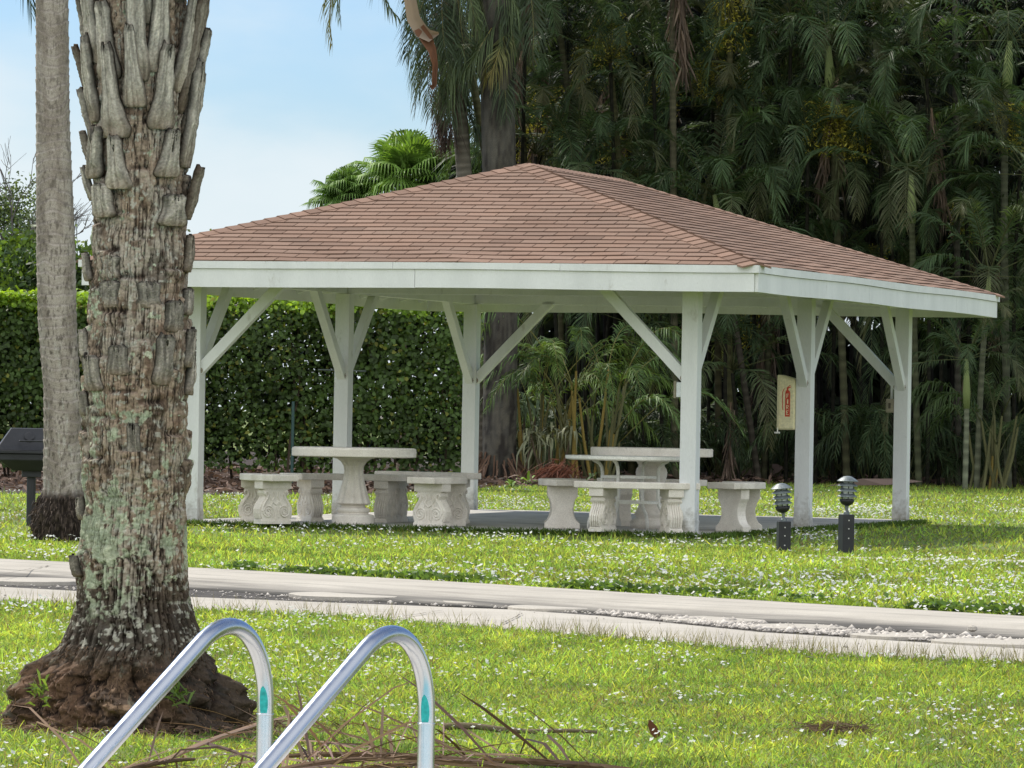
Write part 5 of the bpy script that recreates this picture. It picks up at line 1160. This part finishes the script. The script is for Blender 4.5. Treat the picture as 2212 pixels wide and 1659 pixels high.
# royal palm
ry = float(gp(1078, 1040)[1]); rp = thing('royal_palm', 'thick pale royal palm trunk rising behind the roof peak, lit white on its left edge', 'palm tree', tuple(gp(1078, 1040)))
w = [np.array(pal(x, y, ry))-np.array(rp.location) for x, y in ((1078, 1040), (1082, 700), (1078, 350), (1070, -50), (1062, -420))]
rprof = [(1060, .28), (1040, .25), (1000, .21), (850, .20), (600, .25), (350, .30), (150, .30), (-100, .27), (-420, .2)]
NA, NZ = 48, 300; z0_, z1_ = -.05, float(w[-1][2]); zz = np.linspace(z0_, z1_, NZ); aa = np.linspace(0, 2*PI, NA, endpoint=False); A, Zg = np.meshgrid(aa, zz)
rz_ = np.array([float(at(1075, y, ry)[2]) for y, _ in rprof])[::-1]; R = np.interp(Zg, rz_, np.array([r for _, r in rprof])[::-1]); cxx = np.interp(Zg, [q[2] for q in w], [q[0] for q in w])
R = R+.006*((Zg/.16) % 1)**3+.02*fbm(np.cos(A)*3, np.sin(A)*3, Zg*3, 3)*(Zg < 1.2)
V = np.stack([R*np.cos(A)+cxx, R*np.sin(A), Zg], -1).reshape(-1, 3); n1 = fbm(np.cos(A)*3, np.sin(A)*3, Zg*2, 4)
col = mixc(np.ones(A.shape+(3,))*np.array([.035, .031, .027]), np.array([.085, .08, .068]), sstep(-.3, .3, n1)); col = mixc(col, np.array([.12, .11, .085]), (sstep(-.1, .3, fbm(np.cos(A)*8, np.sin(A)*8, Zg*6, 4)))*(.35+.4*(Zg < 2)))
idx = np.arange(NA*NZ).reshape(NZ, NA); fq = np.stack([idx[:-1], np.roll(idx, -1, 1)[:-1], np.roll(idx, -1, 1)[1:], idx[1:]], -1).reshape(-1, 4)
mk('trunk', V, (fq.ravel(), np.full(len(fq), 4)), M_bark, rp, col.reshape(-1, 3), True)
rt = MB()
for k in range(60):
    a = rr.uniform(0, 6.28); r0 = .3; r1 = rr.uniform(.4, .75); rt.tube([(r0*math.cos(a), r0*math.sin(a), rr.uniform(.2, .5)), (r1*.8*math.cos(a), r1*.8*math.sin(a), .15), (r1*math.cos(a), r1*math.sin(a), -.02)], [.02, .018, .012], 4, (.12, .075, .05))
rt.build('aerial_roots', M_bark, rp)
la = LA(); top = w[-1]
for k in range(14):
    a = k*ga; e_ = 1.2-k*.09; L = 3.2; dh = np.array([math.cos(a), math.sin(a), 0]); z = np.array([0, 0, 1.]); frond(la, [top, top+(dh*math.cos(e_)+z*math.sin(e_))*L*.5, top+dh*L*.8+z*L*.4*math.sin(e_), top+dh*L+z*L*(.3*math.sin(e_)-.4)], .5, 46, (.05, .08, .03), .035, .7)
la.build('crown', M_leaf, rp)
# stump with moss left of the royal palm
p = gp(1000, 1046); sv = thing('mossy_stump', 'knobbly grey stump with leafy moss left of the third post', 'stump', tuple(p))
MB().lathe([(.2, 0), (.22, .08), (.17, .2), (.19, .32), (.14, .42), (.15, .55), (.08, .75), (.07, 1.0), (.02, 1.1)], 14, flute=lambda z, a: .25*float(vnoise(math.cos(a)*3, math.sin(a)*3, z*9)), col=(.22, .19, .15)).build('wood', M_bark, sv, smooth=True)
# old palm at the left flank: hanging fronds, dead skirt and curled sheath, built frond by frond
YL = 84.0; cpx = pal(965, -70, YL); op = thing('coconut_palm', 'old palm above the roof peak with hanging feathery fronds, brown dead skirt and curled sheath', 'palm tree', (cpx[0], YL+.3, 0)); o0 = np.array([cpx[0], YL+.3, 0])
ptrunk([np.array(pal(1035, 1035, YL))*np.array([1, 1, 0])-o0+np.array([0, .3, 0]), np.array(pal(1020, 500, YL))-o0+np.array([0, .3, 0]), np.array(cpx)-o0+np.array([0, .3, 0])], .14, .12, (.14, .125, .10), op, .12, n=14)
la = LA()
def fpx(pts, dy=(0, 0, 0, 0), **kw):
    frond(la, [np.array(pal(x, y, YL+d))-o0 for (x, y), d in zip(pts, dy)], **kw)
G1 = dict(col=(.10, .135, .06), wid=.042, droop=1.0, leaf=.55, n=52, rcol=(.22, .2, .08))
fpx([(945, -70), (820, -180), (680, -110), (718, 96)], dy=(0, -.5, -1, -1), tipc=(.25, .2, .06), **{**G1, 'leaf': .42})
fpx([(945, -70), (860, -150), (700, -120), (735, 40)], dy=(0, .5, 1, 1), **{**G1, 'leaf': .4})
fpx([(945, -70), (850, -140), (770, -60), (858, 36)], dy=(0, -.3, -.6, -.6), **{**G1, 'leaf': .36})
fpx([(960, -70), (900, -120), (875, -20), (890, 70)], dy=(0, -.6, -1, -1), **{**G1, 'leaf': .42})
fpx([(960, -50), (905, -60), (900, 60), (905, 195)], dy=(0, 0, -.3, -.3), **G1)
fpx([(965, -50), (925, -60), (912, 80), (925, 150)], dy=(0, .4, .8, .8), **G1)
fpx([(965, -40), (955, 0), (985, 100), (960, 190)], dy=(0, -.7, -1.1, -1.0), **G1)
fpx([(1060, 90), (1010, 80), (975, 120), (965, 215)], dy=(0, -.7, -1.1, -1.0), **G1)
fpx([(1130, -50), (1110, -20), (1075, 40), (1008, 150)], dy=(0, -.7, -1.1, -1.2), **{**G1, 'rcol': (.42, .32, .1), 'leaf': .6, 'n': 60})
fpx([(1120, -30), (1100, 40), (1085, 100), (1060, 160)], dy=(0, -.7, -1.3, -1.4), **{**G1, 'rcol': (.35, .3, .1), 'leaf': .55, 'tipc': (.3, .22, .06)})
fpx([(990, 130), (975, 170), (1000, 250), (1062, 318)], dy=(0, .3, .3, .3), **{**G1, 'col': (.05, .075, .045), 'leaf': .5, 'n': 60})
fpx([(960, -60), (1000, -150), (1080, -100), (1120, 40)], dy=(0, -.5, -1, -1), **G1)
fpx([(960, -60), (980, -100), (1010, -40), (1030, 60)], dy=(0, -.9, -1.5, -1.5), **G1)
G2 = {**G1, 'col': (.06, .085, .045), 'leaf': .58, 'n': 50, 'droop': .6}
for P_ in ([(1000, -80), (1030, -60), (1062, 40), (1066, 150)], [(1040, -80), (1080, -90), (1105, -10), (1108, 110)], [(950, -40), (935, 20), (925, 120), (930, 240)], [(980, -60), (990, 0), (1000, 90), (1012, 190)],
           [(1050, 60), (1075, 90), (1092, 160), (1094, 250)], [(1010, 60), (1000, 110), (985, 180), (975, 260)], [(950, -60), (930, -50), (905, 20), (880, 120)], [(1100, -90), (1140, -90), (1160, 20), (1150, 130)], [(960, -60), (950, -10), (955, 60), (962, 120)]):
    fpx(P_, dy=(0, -.6, -1.0, -1.1), **G2)
la.build('crown', M_leaf, op)
n = 1500; t_ = RNG.random(n); a = RNG.normal(size=(n, 2)); cxp = 962-4*t_; cyp = 10+300*t_; base = np.array([np.array(pal(x, y, YL))-o0 for x, y in zip(cxp, cyp)]); wdt = (.20*(1-t_)+.11)[:, None]
base = base+np.concatenate([a[:, :1]*wdt*.7, a[:, 1:]*wdt*.7, np.zeros((n, 1))], 1); D = RNG.normal(size=(n, 3))*np.array([.22, .2, .1])+np.array([0, 0, -1.])
la = LA(); la.add(*blades(base, D, RNG.uniform(.15, .4, n), .014, .0, np.array([.10, .072, .058])*RNG.uniform(.35, 1.7, (n, 1)), seg=3)); la.build('dead_skirt', M_dead, op)
def ribbon(px, w, col, name):
    m = MB(); pts = [np.array(pal(x, y, YL-1.7))-o0 for x, y in px]; n = len(pts); vs = []; f_ = []
    for i, p in enumerate(pts):
        d = pts[min(i+1, n-1)]-pts[max(i-1, 0)]; d /= np.linalg.norm(d); s = np.cross(d, [0, 1, 0]); ww = w[i]
        for q, dep in ((-1, -.05), (-.4, .04), (.3, .06), (1, -.04)): vs.append(p+s*q*ww+np.array([0, dep, 0]))
    for i in range(n-1):
        for j in range(3): f_.append((i*4+j, i*4+j+1, (i+1)*4+j+1, (i+1)*4+j))
    m.add(vs, f_, col); return m.build(name, M_dead, op, smooth=True)
ribbon([(884, -60), (886, 0), (893, 40), (910, 68), (928, 78), (948, 72)], [.10, .10, .11, .12, .10, .02], (.30, .24, .18), 'leaf_sheath')
ribbon([(905, 60), (922, 85), (934, 110), (940, 140), (938, 185), (930, 190)], [.09, .10, .07, .045, .04, .05], (.20, .10, .06), 'leaf_sheath')

# fan palms behind the hedge
def fan_leaf(la, p0, d, L, R_, col, n=34, droopy=.5):
    d = d/np.linalg.norm(d); p1 = p0+d*L; sd_ = np.cross(d, [0, 0, 1.]); sd_ /= max(np.linalg.norm(sd_), 1e-3); up_ = np.cross(sd_, d); mb = MB().tube([p0, (p0+p1)/2, p1], [.015, .012, .008], 4, (.2, .24, .08)); la.addmb(mb)
    th_ = np.linspace(-2.2, 2.2, n); D = d*np.cos(th_)[:, None]+sd_*np.sin(th_)[:, None]+up_*.12
    la.add(*blades(np.tile(p1, (n, 1)), D, R_*(.8+.2*np.cos(th_)), .055*R_/.9, droopy, np.array(col)*RNG.uniform(.65, 1.4, (n, 1)), side=np.cross(D, up_)+RNG.normal(size=(n, 3))*.3, seg=3, wide=.6))
for (px, py, sc, lab, cc) in [(750, 402, 1.0, 'leftmost small fan palm whose tufted crown just clears the roof slope', (.13, .23, .05)), (880, 358, 1.4, 'dense rounded fan palm crown sunlit yellow green above the left roof slope', (.17, .29, .055)), (1000, 372, 1.35, 'fan palm with wide stiff pleated leaves touching the roof near its peak', (.11, .20, .06))]:
    Yf_ = 97.0; p = np.array(pal(px, py+20, Yf_)); root = thing('fan_palm', lab, 'palm tree', (p[0], Yf_, 0)); ptrunk([(0, 0, 0), (0.05, 0, p[2]*.5), (0, 0, p[2])], .12, .1, (.15, .12, .09), root)
    la = LA(); nf = 34
    for k in range(nf):
        a = k*ga; e_ = 1.45-1.7*(k/nf); d = np.array([math.cos(a)*math.cos(e_), math.sin(a)*math.cos(e_), math.sin(e_)]); fan_leaf(la, np.array([0, 0, p[2]-.1]), d, .42*sc*random.uniform(.7, 1.1), .62*sc*random.uniform(.8, 1.1), cc, 36, random.uniform(.25, .9))
    la.build('crown', M_leaf, root)

# a palm beyond the left edge: only a frond tip hangs into the picture
Yt = 55.; p = pal(-130, -200, Yt); fpalm = thing('feather_palm', 'palm beyond the left edge, one dark frond tip hanging in at the top corner', 'palm tree', (p[0], Yt, 0)); o1 = np.array([p[0], Yt, 0])
ptrunk([(0, 0, 0), (.1, 0, p[2]*.5), (0, 0, p[2])], .15, .12, (.2, .18, .15), fpalm); la = LA()
frond(la, [np.array(p)-o1, np.array(pal(-40, -330, Yt))-o1, np.array(pal(50, -200, Yt-.5))-o1, np.array(pal(68, 30, Yt-.5))-o1], .5, 50, (.04, .06, .04), .04, 1.0)
for k in range(9):
    a = 2.0+k*.42; dh = np.array([math.cos(a), math.sin(a), 0]); z = np.array([0, 0, 1.]); c0 = np.array(p)-o1; frond(la, [c0, c0+dh*1.0+z*.9, c0+dh*1.7+z*.7, c0+dh*2.1-z*.5], .5, 36, (.05, .08, .035), .035, .8)
la.build('crown', M_leaf, fpalm)

# far broadleaf trees at the left
def broad(name, label, px, topy, Y, wpx, col, nleaf=5200, lsz=.16, basez=.5, seed=1, twigs=0, trunkc=(.12, .10, .08), squash=1.0):
    rs = np.random.default_rng(seed); p = at(px, 900, Y); s = FPX/Y; top = float(at(px, topy, Y)[2]); R_ = wpx/2/s; root = thing(name, label, 'tree', (p[0], Y, 0))
    mb = MB(); mb.tube([(0, 0, 0), (.1, 0, top*.3), (-.05, .05, top*.6)], [.16, .13, .07], 8, trunkc); ends = []
    for k in range(16):
        a = rs.uniform(0, 6.28); z = top*rs.uniform(.3, .95); r = R_*rs.uniform(.3, .9)*(1-.45*(z/top)**2); e_ = np.array([r*math.cos(a), r*math.sin(a)*.8, z]); b0 = np.array([0, 0, top*rs.uniform(.2, .6)]); mb.tube([b0, (b0+e_)/2+np.array([0, 0, .15*top]), e_], [.05, .03, .012], 5, trunkc); ends.append(e_)
    mb.build('trunk', M_bark, root)
    la = LA(); per = nleaf//(len(ends)*3)
    for e_ in ends:
        for q in range(3):
            c = e_+rs.normal(size=3)*np.array([.28, .28, .2])*R_; m = per; P = c+rs.normal(size=(m, 3))*np.array([.22, .22, .16*squash])*R_; P = P[P[:, 2] > basez]; m = len(P)
            D = rs.normal(size=(m, 3)); tn = rs.uniform(.65, 1.3)
            la.add(*blades(P, D, rs.uniform(.7, 1.2, m)*lsz, lsz*.55, .1, np.array(col)*tn*rs.uniform(.6, 1.4, (m, 1)), seg=2))
    la.build('crown', M_hedge, root); return root
broad('leafy_tree', 'bright green bushy tree low behind the hedge at the left edge', -30, 530, 112, 250, (.09, .15, .035), 15000, .17, seed=3)
broad('leafy_tree', 'darker bushy tree between the two palm trunks above the hedge', 120, 560, 104, 260, (.07, .12, .04), 14000, .15, seed=5)
broad('pine_tree', 'wispy grey green pine behind the bushy tree at the left edge', 30, 395, 135, 230, (.10, .14, .08), 15000, .10, seed=7)
broad('leafy_tree', 'distant pale tree low on the horizon left of the roof', 330, 600, 160, 500, (.12, .15, .10), 7000, .2, seed=9)
def bare(label, px, by, Y, topy, seed, col, spread=.5):
    rs = random.Random(seed); p = at(px, by, Y); z0 = float(p[2]); top = float(at(px, topy, Y)[2]); root = thing('bare_tree', label, 'tree', (p[0], Y, 0)); mb = MB(); mb.tube([(0, 0, 0), (0, 0, z0)], [.09, .06], 6, col)
    def grow(p, d, L, r, dep):
        q = p+d*L; m = (p+q)/2+Vector((rs.uniform(-1, 1), rs.uniform(-1, 1), rs.uniform(-1, 1)))*L*.07; mb.tube([p, m, q], [r, r*.8, r*.6], 4, col, cap=False)
        if dep == 0: return
        for _ in range(3 if dep > 1 else 4):
            dd = (d+Vector((rs.uniform(-1, 1), rs.uniform(-1, 1), rs.uniform(-.5, .9)))*spread).normalized(); grow(p.lerp(q, rs.uniform(.5, 1)), dd, L*rs.uniform(.6, .85), r*.62, dep-1)
    grow(Vector((0, 0, z0*.8)), Vector((.1, 0, 1)).normalized(), (top-z0*.8)*.38, .05, 4); mb.build('branches', M_bark, root)
bare('leafless tree with fine bare branches at the left edge of the sky', -5, 640, 118, 250, 4, (.14, .13, .12), .75)
bare('hazy grey leafless tree between the two palm trunks', 178, 620, 150, 375, 9, (.26, .27, .32), .65)  # distance haze put into the bluish branch colour
bare('second bare spreading tree low between palm trunk and picture edge', 60, 640, 120, 360, 14, (.16, .15, .13), .8)
# ================================================================== lawn and litter (uncountable)
def inside(P):
    x, y = proj(P[:, 0], P[:, 1], 0)
    up = y < ly(LU, x)+(ly(LU, x)-(890+(x-1106)*.0177))*.052; dn = y > ly(LV, x)+1.0
    return up, dn, x, y
def field(n, y0, y1, marg=1.0, gx=None):
    Y = np.sqrt(RNG.uniform(y0*y0, y1*y1, n)); hw_ = Y*.1045+marg; X = RNG.uniform(-1, 1, n)*hw_; return np.stack([X, Y, np.zeros(n)], 1)
def lawn_ok(P):
    up, dn, x, y = inside(P); mul = y > np.interp(x, [p[0] for p in LB], [p[1] for p in LB])+RNG.normal(size=len(P))*1.2
    a = (P[:, 0]-PC[0])*u_[0]+(P[:, 1]-PC[1])*u_[1]; b = (P[:, 0]-PC[0])*v_[0]+(P[:, 1]-PC[1])*v_[1]
    pat = (np.abs(a) < PW/2+.18) & (np.abs(b) < PL/2+.2)
    rb = (P[:, 0]-float(pc[2]))**2/.46**2+(P[:, 1]-PBY)**2/.46**2 < 1
    rb2 = (P[:, 0]-float(c2[2]))**2+(P[:, 1]-P2Y)**2 < .25**2
    pvs = (np.abs(P[:, 0]-(pvo.location.x+.15)) < 1.1) & (np.abs(P[:, 1]-pvo.location.y) < .18)
    return (up | dn) & mul & ~pat & ~rb & ~rb2 & ~pvs & (P[:, 1] > 14.95)
lawn = LA()
def grow(n, y0, y1, L, w, seg, lean=.55, marg=1.0):
    P = field(n, y0, y1, marg); P = P[lawn_ok(P)]; m = len(P)
    D = RNG.normal(size=(m, 3))*np.array([lean, lean, .1])+np.array([0, 0, 1.])
    pn = fbm(P[:, 0]*.9, P[:, 1]*.9, 0, 4); pn2 = fbm(P[:, 0]*4, P[:, 1]*4, 5, 3)
    Ln = L*RNG.uniform(.45, 1.25, m)*(1+.4*pn+.8*pn2)
    g = np.array([.255, .42, .08]); c = g*RNG.uniform(.35, 1.5, (m, 1))*(1+.45*pn[:, None]+.6*pn2[:, None])
    c[:, 0] *= 1+.30*pn2+RNG.uniform(-.15, .45, m)
    dry = (RNG.random(m) < .10+.10*(pn < -.25)); c[dry] = np.array([.28, .24, .12])*RNG.uniform(.5, 1.2, (dry.sum(), 1))
    brd = np.hypot(P[:, 0]-float(pc[2]), P[:, 1]-PBY) < .75+.25*pn; kp = ~(brd & (RNG.random(m) < .8))
    P, D, Ln, c = P[kp], D[kp], Ln[kp], c[kp]
    lawn.add(*blades(P, D, Ln, w*RNG.uniform(.6, 1.3, len(P)), RNG.uniform(.1, .7, len(P)), c, seg=seg))
grow(300000, 14.9, 27.5, .055, .0042, 2, .7, .8)
grow(11000, 14.9, 27.5, .10, .0038, 3, .6, .8)
grow(200000, 27, 44, .075, .0075, 2, .6)
grow(150000, 44, 90, .085, .016, 1, .5, 2.0)
tag(lawn.build('grass', M_grass), 'sunlit short green lawn with taller tufts', None, None, 'stuff')
# taller seed stalks along the concrete edges
def edge(Lx, side, n, hgt, spread, x0=-300, x1=2600):
    x = RNG.uniform(x0, x1, n); y = ly(Lx, x)+side*np.abs(RNG.normal(size=n))*spread; y = y+(12 if side < 0 else 0); return np.array([gp(a, b) for a, b in zip(x, y)])
E1 = edge(LV, 1, 5200, .1, 3.0); E2 = edge(LU, -1, 6500, .1, 1.6); la = LA()
for P, L, w in ((E1, .085, .005), (E2, .12, .010)):
    n = len(P); D = RNG.normal(size=(n, 3))*np.array([.6, .6, .1])+np.array([0, 0, 1.]); la.add(*blades(P, D, L*RNG.uniform(.5, 1.4, n), w, .4, np.array([.2, .31, .05])*RNG.uniform(.5, 1.4, (n, 1)), seg=2))
xs_ = np.concatenate([RNG.uniform(-60, 2300, 320), RNG.uniform(1150, 2212, 250)]); P = np.array([gp(a, float(ly(LV, a))+abs(RNG.normal())*2.5) for a in xs_]); n = len(P)
for q in range(3): D = RNG.normal(size=(n, 3))*np.array([.3, .3, .1])+np.array([0, 0, 1.]); la.add(*blades(P+D*.0, D, RNG.uniform(.09, .17, n), .0022, .15, np.array([.20, .19, .10])*RNG.uniform(.6, 1.4, (n, 1)), seg=2))
# grass against the patio and the posts
a_ = RNG.uniform(-PW/2-.2, PW/2+.2, 5000); P = np.array([PC[0]+0*a_, PC[1]+0*a_]).T+np.outer(a_, u_)+np.outer(-PL/2-.18-np.abs(RNG.normal(size=5000))*.06, v_); P = np.concatenate([P, np.zeros((5000, 1))], 1)
D = RNG.normal(size=(5000, 3))*np.array([.5, .5, .1])+np.array([0, 0, 1.]); la.add(*blades(P, D, RNG.uniform(.05, .14, 5000), .009, .3, np.array([.10, .17, .035])*RNG.uniform(.5, 1.4, (5000, 1)), seg=2))
b_ = RNG.uniform(-PL/2-.2, PL/2+.2, 5000); P = np.array([PC[0]+0*b_, PC[1]+0*b_]).T+np.outer(PW/2+.19+np.abs(RNG.normal(size=5000))*.06, u_)+np.outer(b_, v_); P = np.concatenate([P, np.zeros((5000, 1))], 1)
la.add(*blades(P, D, RNG.uniform(.05, .13, 5000), .009, .3, np.array([.10, .17, .035])*RNG.uniform(.5, 1.4, (5000, 1)), seg=2))
tag(la.build('tall_grass', M_grass), 'longer grass and seed stalks fringing the concrete edges', None, None, 'stuff')
# dark leafy ground cover on the curb's back edge
E3 = edge(LU, -1, 9000, .1, 3.2, 500, 2600); n = len(E3); kp = fbm(E3[:, 0]*1.5, E3[:, 1]*1.5, 3, 3) > -.12; E3 = E3[kp]; n = len(E3); E3[:, 2] = RNG.uniform(.0, .07, n); D = RNG.normal(size=(n, 3))*np.array([1, 1, .4])+np.array([0, 0, .5])
la = LA(); la.add(*blades(E3, D, RNG.uniform(.03, .07, n), .028, .2, np.array([.10, .18, .04])*RNG.uniform(.5, 1.5, (n, 1)), seg=2)); tag(la.build('ground_cover', M_grass), 'dark green creeping ground cover along the back of the curb', None, None, 'stuff')
# white blossoms in the grass, clustered
def bloss(n, y0, y1, size, marg, th, zt):
    P = field(n, y0, y1, marg); P = P[lawn_ok(P)]; f = fbm(P[:, 0]*1.1+3, P[:, 1]*.8+1, 9, 3)+.35*fbm(P[:, 0]*5, P[:, 1]*5, 2, 2)
    if y0 > 25:
        x, y = proj(P[:, 0], P[:, 1]); f = f+.30*sstep(900, 1900, x)*sstep(1180, 1230, y)-.2*sstep(1120, 1060, y)+.12*sstep(1200, 1240, y)
        f = f-.6*((y > 1140) & (y < 1192) & (x > 1850))
    P = P[f+RNG.normal(size=len(P))*.12 > th]; m = len(P); P[:, 2] = zt*RNG.uniform(.3, 1.1, m); res = []
    base = RNG.uniform(0, 6.28, m); tilt = RNG.normal(size=(m, 3))*.5+np.array([0, -.1, 1.3]); tilt /= np.linalg.norm(tilt, axis=1, keepdims=True); t1_ = np.cross(tilt, [1, 0, .01]); t1_ /= np.linalg.norm(t1_, axis=1, keepdims=True); t2_ = np.cross(tilt, t1_); sz = size*RNG.uniform(.6, 1.25, m)
    la = LA(); tone = RNG.uniform(.72, .9, (m, 1))
    for k in range(4):
        a = base+k*PI/2; D = t1_*np.cos(a)[:, None]+t2_*np.sin(a)[:, None]+tilt*.25; la.add(*blades(P, D, sz, sz*.85, .0, np.array([1, 1, .96])*tone, side=np.cross(D, tilt), seg=2, wide=.6))
    return la
tag(bloss(9500, 14.9, 27, .0092, .8, .11, .055).build('blossoms', M_petal), 'small white blossoms dotted through the near lawn', None, None, 'stuff')
tag(bloss(42000, 27, 75, .0145, 1.0, .17, .075).build('blossoms', M_petal), 'small white blossoms scattered over the lawn beyond the path', None, None, 'stuff')
# soil, straw and root crumbs around the big palm
n = 2600; a = RNG.uniform(0, 6.28, n); r = .42+np.abs(RNG.normal(size=n))*.16; P = np.stack([float(pc[2])+r*np.cos(a), PBY+r*np.sin(a), RNG.uniform(0, .03, n)], 1); D = RNG.normal(size=(n, 3))*np.array([1, 1, .25])
la = LA(); la.add(*blades(P, D, RNG.uniform(.015, .06, n), .005, .2, np.array([.17, .11, .07])*RNG.uniform(.35, 1.5, (n, 1)), seg=2)); tag(la.build('root_litter', M_dead), 'brown root crumbs and dry straw round the big palm', None, None, 'stuff')
# leaf litter of the planting bed
n = 16000; Y = RNG.uniform(66, 92, n); X = RNG.uniform(-1, 1, n)*(Y*.1045+1.5); P = np.stack([X, Y, RNG.uniform(0, .10, n)], 1); x, y = proj(X, Y); P = P[y < np.interp(x, [p[0] for p in LB], [p[1] for p in LB])+.5]; n = len(P)
D = RNG.normal(size=(n, 3))*np.array([1, 1, .35]); la = LA(); la.add(*blades(P, D, RNG.uniform(.08, .3, n), .045, .2, np.array([.12, .08, .06])*RNG.uniform(.25, 1.9, (n, 1)), seg=2)); tag(la.build('leaf_litter', M_dead), 'brown dead leaves and twigs littering the mulch bed', None, None, 'stuff')
for (px, py, lab, dx, dz) in [(1640, 1014, 'large fallen pale palm sheath in the shade right of the front post', .5, .28), (1890, 1030, 'fallen grey palm sheath lying below the right hand bay', .8, .15)]:
    p = gp(px, py+24); m = MB(); m.add([(-dx, 0, .02), (-dx*.3, -.05, dz), (dx*.6, 0, dz*1.1), (dx, .02, dz*.8), (dx*.2, -.05, .05)], [(0, 1, 2, 3, 4)], (.22, .16, .14)); o_ = m.build('palm_sheath', M_dead); o_.location = p; tag(o_, lab, 'palm sheath')
p = gp(1195, 1046); n = 500; D = RNG.normal(size=(n, 3))*np.array([.6, .4, .3])+np.array([-.5, 0, -.6]); la = LA(); P = RNG.normal(size=(n, 3))*np.array([.17, .1, .08])+np.array([.1, 0, .22]); P[:, 2] = np.abs(P[:, 2])
la.add(*blades(P, D, RNG.uniform(.15, .4, n), .014, .2, np.array([.17, .07, .045])*RNG.uniform(.4, 1.5, (n, 1)), seg=3)); o_ = la.build('dry_fronds', M_dead); o_.location = p; tag(o_, 'heap of reddish brown dry fronds beside the yellow stemmed clump', 'dead fronds')
